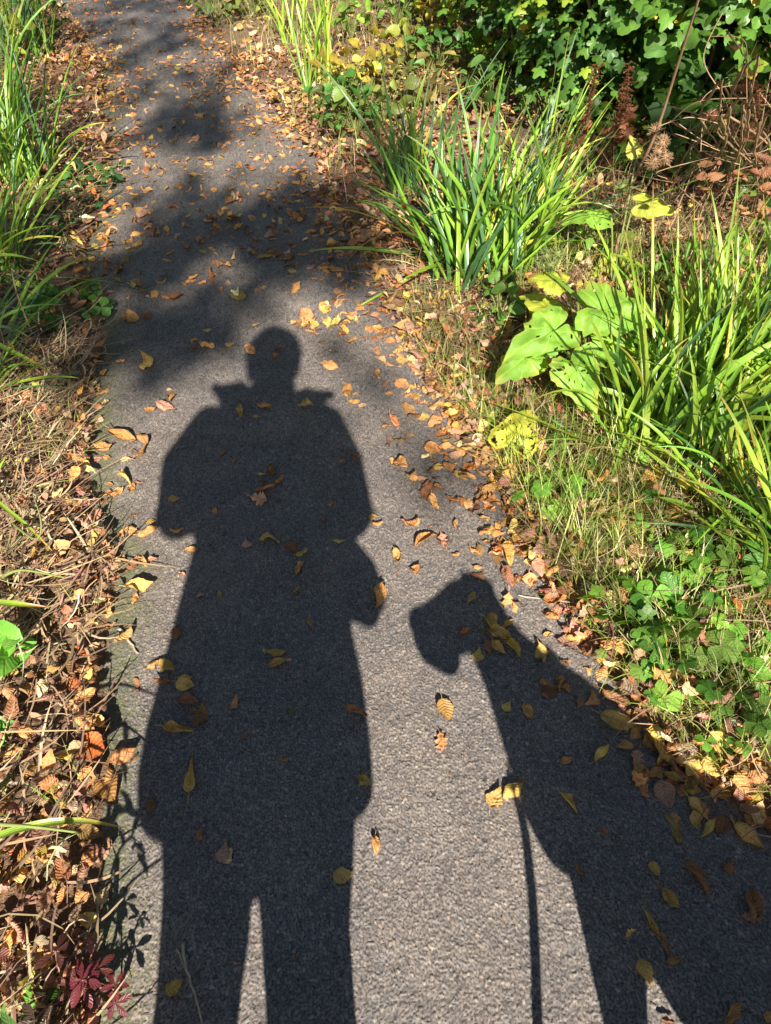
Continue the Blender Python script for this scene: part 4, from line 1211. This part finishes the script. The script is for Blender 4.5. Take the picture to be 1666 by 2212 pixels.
for px, py, l in ((1240, 330, 'low dark sprig at the foot of the maple shrub'), (1330, 315, 'small maple sprig below the rusty seed spikes'), (1470, 400, 'low lobed sprig in the dark hollow under the thicket'), (1560, 440, 'green sprig among the dry vines'), (1400, 400, 'sprig beside the burr stem foot in the dark hollow'), (1620, 470, 'low sprig at right below the dry vines'), (1180, 300, 'sprig behind the tall sedge tips')):
    small_plant('maple_seedling', px, py, TM, 26, .17, .065, .26, l, pal=[(.05, .12, .025), (.09, .19, .03), (.14, .24, .03)], group='seedlings under the thicket', tilt=30)
n = 420
cx_ = np.array([G(rng.uniform(1180, 1666), rng.uniform(330, 560)) for _ in range(n)])
mg = MB()
ribbons(mg, cx_, rng.uniform(0, 6.28, n), rng.uniform(.2, 1.4, n), rng.uniform(.12, .42, n), rng.uniform(.0016, .0034, n), rng.uniform(.3, 1.4, n), pick([(.44, .33, .18), (.34, .22, .12), (.22, .14, .08)], [3, 3, 2], n, .2), segs=9, nv=2, fold=0, kink=1.1)
tag(mg.build('dead_grass', M_STRAW), 'arching dead grass stems under the thicket at the right', 'dry grass', kind='stuff')

# stalks in dry grass at the top
for k, (px, py, lab) in enumerate([(930, 95, 'upright orange brown bare stem in dry grass'), (905, 70, 'thin pale bare stem at the top of the right verge'), (985, 75, 'upright bare stem beside the yellow sapling'), (950, 60, 'second upright reddish stem in dry grass')]):
    b = G(px, py)
    P = smooth_path([b, b + (.03, .02, .4), b + (.02 + .04 * (k - 1), .05, .95)], 14)
    m = MB()
    tube(m, P, np.linspace(.006, .003, 14), 6)
    for q in (5, 8, 11):
        tube(m, smooth_path([P[q], P[q] + rng.normal(0, .05, 3) + (0, 0, .06), P[q] + rng.normal(0, .12, 3) + (0, 0, .14)], 6), .002, 4)
    tag(m.build('bare_stem', plain('red_stem', (.34, .16, .07)), at=b), lab, 'plant', 'bare stems on the upper right verge')

# ------------------------------------------------------------------ solid builder: union of tapered limbs
class Blob:
    def __init__(s):
        s.mb = MB()

    def ell(s, c, r, Rm=None, nu=14, nv=20):
        th = np.linspace(.02, np.pi - .02, nu)
        ph = np.linspace(0, 2 * np.pi, nv, endpoint=False)
        V = np.stack([np.outer(np.sin(th), np.cos(ph)), np.outer(np.sin(th), np.sin(ph)), np.outer(np.cos(th), np.ones(nv))], -1).reshape(-1, 3) * np.asarray(r)
        if Rm is not None:
            V = V @ Rm.T
        V = V + c
        k = len(V)
        f = gridf(nu, nv, True)
        V = np.vstack([V, V[:nv].mean(0), V[-nv:].mean(0)])
        j = np.arange(nv)
        f = np.vstack([f, np.stack([j, (j + 1) % nv, j * 0 + k, j * 0 + k], 1), np.stack([(j + 1) % nv + k - nv, j + k - nv, j * 0 + k + 1, j * 0 + k + 1], 1)])
        s.mb.add(V, f)

    def limb(s, pts, rad):
        pts = np.asarray(pts, float)
        for i in range(len(pts) - 1):
            a, b = pts[i], pts[i + 1]
            L = np.linalg.norm(b - a)
            n = max(2, int(L / (min(rad[i], rad[i + 1]) * .35)) + 1)
            for t_ in np.linspace(0, 1, n):
                r = rad[i] * (1 - t_) + rad[i + 1] * t_
                s.ell(a * (1 - t_) + b * t_, (r, r, r), nu=8, nv=10)

    def loft(s, rows, q0=None):
        """rows: centre(3), half width, half depth; closed tube of ellipses in the sun frame"""
        V = []
        ph = np.linspace(0, 2 * np.pi, 28, endpoint=False)
        for c, a, b in rows:
            V.append(np.asarray(c) + np.outer(np.cos(ph) * a, [SP[0], SP[1], 0]) + np.outer(np.sin(ph) * b, [SD[0], SD[1], 0]))
        V = np.array(V)
        k = V.shape[0] * 28
        f = gridf(V.shape[0], 28, True)
        j = np.arange(28)
        Vv = np.vstack([V.reshape(-1, 3), V[0].mean(0), V[-1].mean(0)])
        f = np.vstack([f, np.stack([j, (j + 1) % 28, j * 0 + k, j * 0 + k], 1), np.stack([(j + 1) % 28 + k - 28, j + k - 28, j * 0 + k + 1, j * 0 + k + 1], 1)])
        s.mb.add(Vv, f)

    def build(s, name, mat, parent, voxel, smooth_it=6):
        o = s.mb.build(name, mat, parent)
        r = o.modifiers.new('r', 'REMESH')
        r.mode = 'VOXEL'
        r.voxel_size = voxel
        r.use_smooth_shade = True
        sm = o.modifiers.new('s', 'SMOOTH')
        sm.factor = .5
        sm.iterations = smooth_it
        return o


M_SKIN = plain('skin', (.50, .30, .22), .5, 60, .08, .05)
M_HAIR = plain('hair', (.09, .05, .03), .6, 90, .4, .5)
M_COAT = plain('coat', (.06, .08, .07), .85, 120, .2, .3)
M_TROU = plain('trousers', (.05, .06, .09), .85, 150, .2, .3)
M_BOOT = plain('boots', (.04, .03, .025), .5, 60, .2, .2)
M_FUR = plain('fur', (.20, .13, .07), .85, 70, .4, .8)
M_BLK = plain('black_webbing', (.02, .02, .025), .6, 90, .2, .2)

# ------------------------------------------------------------------ the person
QB = -.26
ctr = Q(570, 1900, QB)


def row(pxl, pxr, py, q, dep):
    a, b = Q(pxl, py, q), Q(pxr, py, q)
    c = (a + b) / 2
    return c, float(np.linalg.norm((b - a)[:2])) / 2, dep


footz = lambda px, q: np.array([*(Q(px, 2150, q)[:2]), 0.0])
person = empty('person', [*ctr[:2], 0], 'person in a knee length coat with raised collar holding up a phone', 'person')
hd = Q(592, 778, QB)
body = Blob()
fwd = np.array([SD[0], SD[1], 0])
rgt = np.array([SP[0], SP[1], 0])
up = np.array([0, 0, 1.0])
body.ell(hd + up * .02, (.078, .092, .112))
body.ell(hd + fwd * .03 - up * .055, (.068, .066, .064))
body.limb([hd + fwd * .088 + up * .005, hd + fwd * .112 - up * .022], [.009, .015])        # nose
for s_ in (-1, 1):
    body.ell(hd + rgt * .080 * s_ - up * .005, (.012, .02, .033))                      # ears
    body.ell(hd + rgt * .032 * s_ + fwd * .078 + up * .018, (.014, .012, .010))          # eyes
body.ell(hd + fwd * .086 - up * .060, (.026, .012, .009))                              # lips
body.limb([hd - up * .05 - fwd * .01, hd - up * .19 - fwd * .03], [.074, .085])
sh = Q(575, 900, QB)
sh = np.array([*hd[:2], 0]) + up * (hd[2] - .27) - fwd * .03
body.limb([sh, sh - up * .45], [.13, .15])
body.limb([sh + rgt * .17 - up * .03, sh - rgt * .17 - up * .03], [.055, .055])
hip = sh - up * .53
elL, elR = Q(368, 1105, QB + .05), Q(776, 1105, QB + .05)
haL, haR = Q(560, 985, -.06), Q(655, 985, -.06)
shL, shR = Q(445, 925, QB), Q(707, 925, QB)
for s_, se, el, ha in ((-1, shL, elL, haL), (1, shR, elR, haR)):
    body.limb([se, el, ha], [.05, .042, .028])
    body.ell(ha + up * .035 - rgt * .01 * s_, (.022, .03, .045))
    for k in range(4):                                                                # fingers curled round the phone
        b0 = ha + up * (.015 + .02 * k) + fwd * .01
        body.limb([b0, b0 + fwd * .028 - rgt * .004 * s_, b0 + fwd * .034 - rgt * (.030 + .003 * (k % 2)) * s_, b0 + fwd * .020 - rgt * (.045 - .004 * k) * s_], [.0095, .0088, .008, .007])
    body.limb([ha + up * .03 - fwd * .012, ha + up * .055 - fwd * .02 - rgt * .025 * s_, ha + up * .07 - fwd * .008 - rgt * .045 * s_], [.012, .010, .009])
LG = [(451,), (660,)]
for px, *_ in LG:
    kn = Q(px, 1900, QB)
    an = np.array([*(Q(px, 2100, QB)[:2]), .09])
    body.limb([np.array([kn[0], kn[1], hip[2]]), kn, an], [.066, .050, .042])
    body.limb([an - up * .03 - fwd * .04, an - up * .05 + fwd * .13], [.038, .035])
body.build('body', M_SKIN, person, .0055, 2)
hair = Blob()
hair.ell(hd + up * .026 - fwd * .012, (.100, .104, .112))
hair.ell(hd + rgt * .080 + up * .0 - fwd * .03, (.014, .05, .05))
hair.ell(hd - rgt * .080 + up * .0 - fwd * .03, (.014, .05, .05))
hair.build('hair', M_HAIR, person, .007, 4)
coat = Blob()
CR = [(480, 680, 880), (445, 712, 898), (425, 735, 930), (420, 745, 980), (422, 752, 1060), (425, 760, 1152), (408, 762, 1212), (382, 757, 1312), (362, 764, 1387), (340, 784, 1475), (318, 795, 1550), (302, 806, 1640), (300, 810, 1700), (303, 808, 1745), (320, 786, 1775)]
coat.loft([row(l, r_, y_, QB, d_) for (l, r_, y_), d_ in zip(CR, [.09, .12, .14, .15, .155, .15, .15, .155, .16, .16, .15, .12, .10, .07, .04])])
for px0, sgn in ((450, -1), (706, 1)):
    se = Q(px0, 920, QB)
    el = Q(392 if sgn < 0 else 752, 1098, QB + .03)
    mid = Q(402 if sgn < 0 else 733, 1000, QB + .015)
    ha = (haL if sgn < 0 else haR)
    w1 = el * .35 + ha * .65
    coat.limb([se, mid, el], [.062, .074, .070])
    coat.limb([el, w1], [.068, .042])
coat.build('coat', M_COAT, person, .010, 4)
col = Blob()
neck = Q(595, 862, QB)
for s_, tip in ((-1, [(520, 832), (466, 838), (484, 870)]), (1, [(664, 846), (714, 852), (690, 872)])):
    for p in tip:
        e = Q(*p, QB)
        col.limb([neck + rgt * .05 * s_ - up * .02, e], [.034, .017])
    col.limb([Q(*tip[0], QB), Q(*tip[1], QB), Q(*tip[2], QB)], [.014, .010, .016])
col.limb([neck + rgt * .05, neck + fwd * .05, neck - rgt * .05, neck - fwd * .05, neck + rgt * .05], [.024] * 5)
col.build('collar', M_COAT, person, .006, 1)
tr = Blob()
for cols_ in ([(346, 552), (354, 550), (352, 546), (346, 540), (340, 524), (330, 516), (324, 508)], [(556, 772), (558, 765), (563, 760), (566, 756), (573, 755), (577, 770), (584, 776)]):
    tr.loft([row(l, r_, y_, QB, .095) for (l, r_), y_ in zip(cols_, [1690, 1850, 1940, 2025, 2125, 2212, 2290])] + [(np.array([*row(cols_[-1][0], cols_[-1][1], 2290, QB, .1)[0][:2], .13]), .085, .095)])
tr.build('trousers', M_TROU, person, .007, 2)
for px in (450, 665):
    bo = Blob()
    an = np.array([*(Q(px, 2100, QB)[:2]), .10])
    bo.limb([an + up * .10, an], [.06, .055])
    bo.ell(an + fwd * .07 - up * .045, (.052, .14, .05), rotz(np.array(math.atan2(SD[1], SD[0]) - math.pi / 2)))
    bo.build('boot', M_BOOT, person, .008, 2)

# phone in the hands
pc = (haL + haR) / 2 + up * .03 + fwd * .01
ph = MB()
wv, hv, tv = rgt * .055, (up * .75 - fwd * .45) * .075, np.cross(rgt, up * .75 - fwd * .45) * .0045
V = []
for k in range(5):
    z_ = (-1, -.92, 0, .92, 1)[k]
    for a in np.linspace(0, 2 * np.pi, 24, endpoint=False):
        ca, sa = np.cos(a), np.sin(a)
        sq = (abs(ca) ** 5 + abs(sa) ** 5) ** (-1 / 5)
        m_ = .97 if abs(z_) == 1 else 1
        V.append(pc + wv * ca * sq * m_ + hv * sa * sq * m_ + tv * z_)
V = np.array(V)
f = gridf(5, 24, True)
V = np.vstack([V, pc - tv, pc + tv])
j = np.arange(24)
f = np.vstack([f, np.stack([j, (j + 1) % 24, j * 0 + 120, j * 0 + 120], 1), np.stack([(j + 1) % 24 + 96, j + 96, j * 0 + 121, j * 0 + 121], 1)])
phone = empty('phone', pc, 'dark phone held up in both hands by the person', 'phone')
ph.add(V, f)
ph.build('phone_body', plain('phone_glass', (.03, .03, .035), .2, 5, .1, 0), phone)
lb = MB()
tube(lb, [pc + hv * .75 + tv * 1.1 - wv * .7, pc + hv * .75 + tv * 1.3, pc + hv * .75 + tv * 1.1 + wv * .7], .006, 10)
lb.build('lens_bar', M_BLK, phone)

# bag hanging at the hip
bagc = Q(772, 1262, QB + .02)
bag = empty('shoulder_bag', bagc, 'small dark bag hanging at the hip of the person', 'bag')
bb = Blob()
for a, b in (((765, 1185), (798, 1225)), ((798, 1225), (819, 1290)), ((819, 1290), (800, 1333)), ((800, 1333), (765, 1318)), ((765, 1185), (800, 1330)), ((775, 1225), (790, 1290)), ((765, 1250), (815, 1288)), ((765, 1300), (805, 1322)), ((760, 1200), (770, 1290)), ((758, 1240), (800, 1270)), ((775, 1240), (785, 1310)), ((790, 1240), (800, 1300))):
    bb.limb([Q(*a, QB + .02), Q(*b, QB + .02)], [.019, .019])
bb.build('pouch', M_BLK, bag, .006, 1)
sbm = MB()
tube(sbm, smooth_path([Q(770, 1190, QB + .02), Q(740, 1060, QB + .14), Q(640, 930, QB + .13), Q(560, 890, QB)], 16), .007, 6)
sbm.build('strap', M_BLK, bag)

# ------------------------------------------------------------------ the dog
dq = lambda px, py, q: Q(px, py, q)
dog = Blob()
skull = dq(1003, 1325, -.02)
# (px, py, q, radius)
J = dict(nose=(903, 1338, .0, .026), muz=(945, 1362, -.02, .048), head=(1002, 1322, -.05, .062), occ=(1038, 1334, -.09, .058), neck=(1100, 1440, -.13, .070), wither=(1240, 1590, -.20, .098), chest=(1225, 1705, -.17, .100))
g_ = {k: (dq(a, b, q), r) for k, (a, b, q, r) in J.items()}


def lk(*ks):
    dog.limb([g_[k][0] for k in ks], [g_[k][1] for k in ks])


lk('nose', 'muz', 'head', 'occ', 'neck', 'wither')
lk('neck', 'chest', 'wither')
dog.limb([dq(915, 1372, .0), dq(930, 1390, .0), dq(968, 1420, -.02)], [.028, .034, .028])         # beard
dog.limb([dq(903, 1335, .005), dq(955, 1310, -.02)], [.018, .026])
dog.limb([dq(1005, 1252, -.06), dq(1020, 1256, -.07), dq(1052, 1268, -.08)], [.018, .02, .018])    # ear tips
dog.limb([dq(1040, 1262, -.09), dq(1075, 1330, -.08), dq(1080, 1360, -.07)], [.018, .024, .014])
wi = g_['wither'][0]
bk = QZ(1700, 2000, .30)
lo = QZ(1450, 1800, .40)
dog.limb([wi, lo, bk], [.100, .120, .135])
dog.limb([g_['chest'][0], (g_['chest'][0] + bk) / 2 - up * .0, bk - up * .04], [.10, .11, .13])
sdir = bk - wi
sdir[2] = 0
sdir /= np.linalg.norm(sdir)
sperp = np.array([-sdir[1], sdir[0], 0])
for s_ in (0, 1):
    # front legs
    top = g_['chest'][0] + (rgt * .03 if s_ == 0 else rgt * .13 - fwd * .02) - up * .02
    px = 1350 if s_ == 0 else 1560
    mid = dq(px - 20, 2080, -.17) if s_ == 0 else dq(1478, 2070, -.17)
    low = dq(px, 2230, -.17) if s_ == 0 else dq(1548, 2225, -.17)
    foot = np.array([low[0], low[1] , .03])
    dog.limb([top, mid, low, foot], [.070, .046, .034, .030] if s_ == 0 else [.085, .062, .034, .030])
    dog.limb([foot, foot + (-rgt * .6 + fwd * .5) * .05 - up * .006], [.030, .024])
    # hind legs of a sitting dog: haunch, stifle forward and up, shank to the hock, long foot flat
    sg = 1 if s_ else -1
    h0 = bk + sperp * .07 * sg - up * .08
    kf = bk - sdir * .10 + sperp * .07 * sg - up * .08
    hk = bk + sdir * .02 + sperp * .11 * sg
    hk[2] = .05
    dog.limb([h0, kf], [.115, .07])
    dog.limb([kf, hk, hk - sdir * .13 - up * .022], [.065, .032, .028])
tb = bk + sdir * .10 - up * .12
dog.limb([tb, tb + sdir * .08 - up * .10, tb + sdir * .20 - up * .12], [.026, .020, .012])
dbase = np.array([wi[0], wi[1], 0])
dg = empty('dog', dbase, 'shaggy bearded terrier sitting beside the person on a lead', 'dog')
dog.build('body', M_FUR, dg, .008, 3)
# harness ring and lead
ns_ = MB()
nk = g_['neck'][0]
for rr_ in (0, .008, .016):
    a = np.linspace(0, 2 * np.pi, 25)
    ax = (g_['wither'][0] - g_['head'][0])
    ax /= np.linalg.norm(ax)
    u_ = np.cross(ax, up)
    u_ /= np.linalg.norm(u_)
    w_ = np.cross(ax, u_)
    tube(ns_, nk + ax * (rr_ + .05) + np.outer(np.cos(a), u_) * .088 + np.outer(np.sin(a), w_) * .088, .005, 6)
ns_.build('collar', M_BLK, dg)
ld = MB()
LP = [(1100, 1625, -.14), (1094, 1660, -.13), (1104, 1700, -.12), (1124, 1750, -.12), (1134, 1800, -.12), (1140, 1850, -.12), (1149, 1930, -.12), (1153, 2010, -.12), (1157, 2110, -.12), (1160, 2212, -.12), (1161, 2300, -.12), (1160, 2400, -.13)]
P = [dq(*p) for p in LP]
low = P[-1] * [1, 1, 0]
lowz = max(.035, P[-1][2] - .06)
P.append(np.array([P[-1][0] - .10, P[-1][1] - .03, lowz]))
P.append(np.array([Q(760, 2200, QB + .2)[0], Q(760, 2200, QB + .2)[1] - .05, .10]))
P.append(Q(735, 1800, QB + .15))
P.append(Q(720, 1400, QB + .17))
P.append(haR - up * .06 + rgt * .02)
Pp = smooth_path(P, 70)
wid = np.interp(np.linspace(0, 1, 70), [0, .05, .08, .12, .16, .3, 1], [.003, .003, .006, .003, .007, .0085, .0085])
V = np.concatenate([(Pp + rgt * wid[:, None])[:, None], (Pp + fwd * .0018)[:, None], (Pp - rgt * wid[:, None])[:, None], (Pp - fwd * .0018)[:, None]], 1)
ld.add(V.reshape(-1, 3), gridf(70, 4, True))
tag(ld.build('dog_lead', M_BLK, at=dq(*LP[0])), 'dark webbing lead hanging slack between the dog and the person', 'lead')

# ------------------------------------------------------------------ tall weed beside the person whose shadow crosses the left asphalt
def weed(base, tips, label, leafy, width=.035):
    root = empty('tall_weed', base, label, 'plant', 'weeds on the near left verge')
    sm, lm = MB(), MB()
    for t_ in tips:
        P = smooth_path([base] + t_, 14)
        tube(sm, P, np.linspace(.004, .002, 14), 5)
        if leafy:
            n = 7
            s_ = np.linspace(.5, 1, n)
            C = np.stack([np.interp(s_, np.linspace(0, 1, 14), P[:, i]) for i in range(3)], 1)
            a = rng.uniform(0, 6.28, n)
            rot = rotz(a) @ roty(rng.normal(-.1, .5, n))
            T = oval('lance', rng, 7, 3, petiole=False, cc=.2, cl=-.8, tw=.2)
            lm.inst((T[0] + (.5, 0, 0), T[1], T[2]), C, rot, rng.uniform(.035, .06, n), jitc((.09, .17, .04), n))
    sm.build('stems', M_GSTEM, root)
    if leafy:
        lm.build('leaves', M_GREEN, root)


wb = np.array([-.72, .02, .03])
weed(wb, [[QZ(215, 2080, .12), QZ(240, 1850, .22), QZ(290, 1790, .27), QZ(300, 1830, .24)], [QZ(215, 2080, .12), QZ(225, 1800, .25), QZ(250, 1660, .33), QZ(275, 1600, .36)], [QZ(215, 2000, .14), QZ(235, 1760, .26), QZ(280, 1735, .29), QZ(315, 1760, .27)]], 'leafy weed at the left verge casting a spiky shadow on asphalt', True)
weed(np.array([-.66, -.1, .03]), [[QZ(240, 2100, .10), QZ(262, 1960, .15), QZ(262, 1915, .18), QZ(350, 1850, .22)], [QZ(225, 2120, .09), QZ(228, 2000, .14), QZ(230, 1930, .17)]], 'bare bent stem at the lower left verge', False)
def arc(pts, z0, lab, wd=.006):
    P = smooth_path([QZ(a, b, z) for a, b, z in pts], 18)
    m = MB()
    tube(m, P, np.linspace(wd, wd * .3, 18), 5, tint=(.14, .24, .04))
    tag(m.build('arching_stem', M_GSTEM, at=P[0]), lab, 'plant', 'stems arching over the left asphalt')


arc([(60, 1640, .02), (120, 1540, .2), (200, 1480, .28), (270, 1472, .29), (345, 1500, .27)], 0, 'slender stem arching beyond the seedling at left')
arc([(60, 1230, .05), (110, 1180, .16), (170, 1150, .2), (250, 1165, .2)], 0, 'stem arching level with the elbow shadow')
arc([(60, 1130, .03), (120, 1080, .16), (200, 1110, .2), (225, 1060, .24), (215, 1010, .26)], 0, 'crooked stem arching level with the shoulder shadow', .004)

# ------------------------------------------------------------------ trees towards the sun whose crowns shade the upper path
TT = [oval('wide', rng, 5, 3, petiole=False) for _ in range(4)]


def tree(base, clumps, label, hgt, trunk_r=.16):
    root = empty('tree', base, label, 'tree', 'trees behind the viewer')
    base = np.asarray(base, float)
    top = base + (0, 0, hgt)
    tm = MB()
    P = smooth_path([base, base + (.1, 0, hgt * .4), top + (.1, .1, 0)], 14)
    tube(tm, P, np.linspace(trunk_r, .04, 14), 12)
    for c, r, n in clumps:
        k = int(rng.integers(6, 12))
        tube(tm, smooth_path([P[k], (P[k] + c) / 2 + (0, 0, .3), c], 10), np.linspace(.035, .006, 10), 5)
    tm.build('trunk', M_BARK, root)
    lm = MB()
    for c, r, n in clumps:
        d = rng.normal(0, 1, (n, 3))
        d /= np.linalg.norm(d, axis=1)[:, None]
        p = c + d * (rng.random((n, 1)) ** .45 * np.where(rng.random((n, 1)) < .28, 1.75, 1)) * np.asarray(r)
        lm.inst(TT[int(rng.integers(0, 4))], p, rotz(rng.uniform(0, 6.28, n)) @ rotx(rng.normal(0, .6, n)) @ roty(rng.normal(0, .6, n)), rng.uniform(.085, .15, n), jitc((.08, .15, .03), n))
    lm.build('crown', M_GREEN, root)


def K(px, py, z, r, n):
    return QZ(px, py, z), r, n


Z1 = 7.5
tree([-4.2, -8.5, 0], [K(400, 262, Z1, (.28, .24, .2), 120), K(445, 300, Z1, (.2, .2, .15), 50), K(330, 300, Z1, (.25, .1, .12), 22), K(400, 500, Z1, (.17, .17, .14), 60), K(350, 560, Z1, (.24, .22, .16), 85), K(245, 620, Z1, (.18, .18, .14), 36), K(330, 690, Z1, (.14, .15, .12), 32), K(440, 660, Z1, (.15, .15, .12), 55), K(280, 775, Z1, (.11, .10, .1), 18), K(205, 790, Z1, (.12, .14, .1), 26), K(395, 770, Z1, (.13, .12, .1), 30), K(120, 640, Z1, (.28, .25, .2), 75), K(60, 500, Z1, (.3, .2, .2), 80), K(40, 700, Z1, (.25, .2, .2), 70), K(420, 420, Z1, (.18, .18, .14), 40), K(470, 720, Z1, (.12, .12, .1), 28)], 'tall tree behind the viewer at left shading the path', 8.2)
tree([3.9, -9.0, 0], [K(640, 430, Z1, (.20, .2, .16), 80), K(590, 490, Z1, (.18, .18, .15), 70), K(680, 520, Z1, (.24, .2, .16), 100), K(600, 560, Z1, (.16, .16, .12), 60), K(740, 560, Z1, (.18, .16, .13), 45), K(520, 480, Z1, (.15, .15, .12), 40), K(775, 850, Z1, (.12, .16, .1), 7), K(945, 985, Z1, (.12, .12, .1), 7), K(760, 430, Z1, (.25, .2, .2), 60), K(860, 360, Z1, (.3, .3, .2), 60), K(560, 650, Z1, (.1, .1, .1), 14), K(1290, 345, Z1, (.30, .22, .2), 100), K(1420, 375, Z1, (.34, .24, .2), 130), K(1560, 385, Z1, (.34, .26, .2), 130), K(1680, 400, Z1, (.30, .3, .2), 90)], 'tall tree behind the viewer at right shading the path', 8.0)
far = []
for px, py, r, n in [(420, 180, .4, 70), (300, 120, .5, 100), (380, 70, .5, 90), (240, 40, .7, 120), (330, -10, .8, 130), (200, -40, .9, 120), (270, 200, .3, 40), (460, 230, .25, 30), (120, 90, .6, 80), (60, 230, .4, 60), (420, 10, .6, 80)]:
    far.append(K(px, py, 9.0, (r, r * .9, .35), int(n * 1.15)))
tree([-3.4, -6.8, 0], far, 'tallest tree behind the viewer shading the far end of the path', 9.6, .2)

# ------------------------------------------------------------------ unseen trees added ahead and at the sides to cut the sky light
def sky_blocker(base, cen, rad, n, label, lean=(0, 0)):
    root = empty('tree', base, label, 'tree', 'unseen trees added round the path to block skylight')
    base, cen = np.asarray(base, float), np.asarray(cen, float)
    P = smooth_path([base, base * .6 + cen * .4 + (0, 0, 1), cen + (0, 0, .3)], 14)
    tm = MB()
    tube(tm, P, np.linspace(.17, .05, 14), 12)
    for _ in range(12):
        e = cen + rng.normal(0, .5, 3) * rad
        tube(tm, smooth_path([P[rng.integers(7, 13)], (P[10] + e) / 2 + (0, 0, .4), e], 9), np.linspace(.04, .008, 9), 5)
    tm.build('trunk', M_BARK, root)
    nc = n // 30
    d = rng.normal(0, 1, (nc, 3))
    d /= np.linalg.norm(d, axis=1)[:, None]
    q = cen + d * (rng.random((nc, 1)) ** .4) * np.asarray(rad)
    p = (q[:, None] + rng.normal(0, .28, (nc, 30, 3)) * (1, 1, .5)).reshape(-1, 3)
    k = len(p)
    lm = MB()
    lm.inst(TT[0], p, rotz(rng.uniform(0, 6.28, k)) @ rotx(rng.normal(0, .5, k)) @ roty(rng.normal(0, .5, k)), rng.uniform(.14, .28, k), jitc((.05, .10, .025), k))
    lm.build('crown', M_GREEN, root)


sky_blocker([-6.5, 2.5, 0], [-5.6, 2.5, 5.0], (2.3, 3.0, 2.8), 6000, 'unseen tree added to block skylight left of the path level with the straw verge')
sky_blocker([-6.8, -3.5, 0], [-6.2, -3.2, 4.6], (2.0, 2.6, 2.8), 5000, 'unseen tree added to block skylight left and behind the viewer')
sky_blocker([7.2, 1.5, 0], [6.2, 1.5, 5.0], (2.3, 3.0, 2.8), 6000, 'unseen tree added to block skylight right of the path level with the sedges')
sky_blocker([7.5, -4.0, 0], [6.8, -3.6, 4.6], (2.0, 2.6, 2.8), 5000, 'unseen tree added to block skylight right and behind the viewer')
sky_blocker([-7.5, 8.5, 0], [-4.2, 8.5, 6.0], (3.0, 3.0, 2.2), 7000, 'unseen tree added to block skylight ahead at left leaning over the path')
sky_blocker([8.5, 8.0, 0], [4.6, 8.0, 6.0], (3.0, 3.0, 2.2), 7000, 'unseen tree added to block skylight ahead at right leaning over the thicket')
sky_blocker([3.5, 13.5, 0], [.4, 8.2, 7.2], (3.2, 3.0, 1.6), 8000, 'unseen tree added to block skylight beyond the bend arching over the path')
sky_blocker([-6.0, 14.0, 0], [-2.0, 13.5, 5.0], (4.0, 2.5, 3.5), 8000, 'unseen tree added to block skylight closing the far end of the path at left')
sky_blocker([5.5, 15.0, 0], [4.5, 14.0, 5.0], (4.0, 2.5, 3.5), 8000, 'unseen tree added to block skylight closing the far end of the path at right')
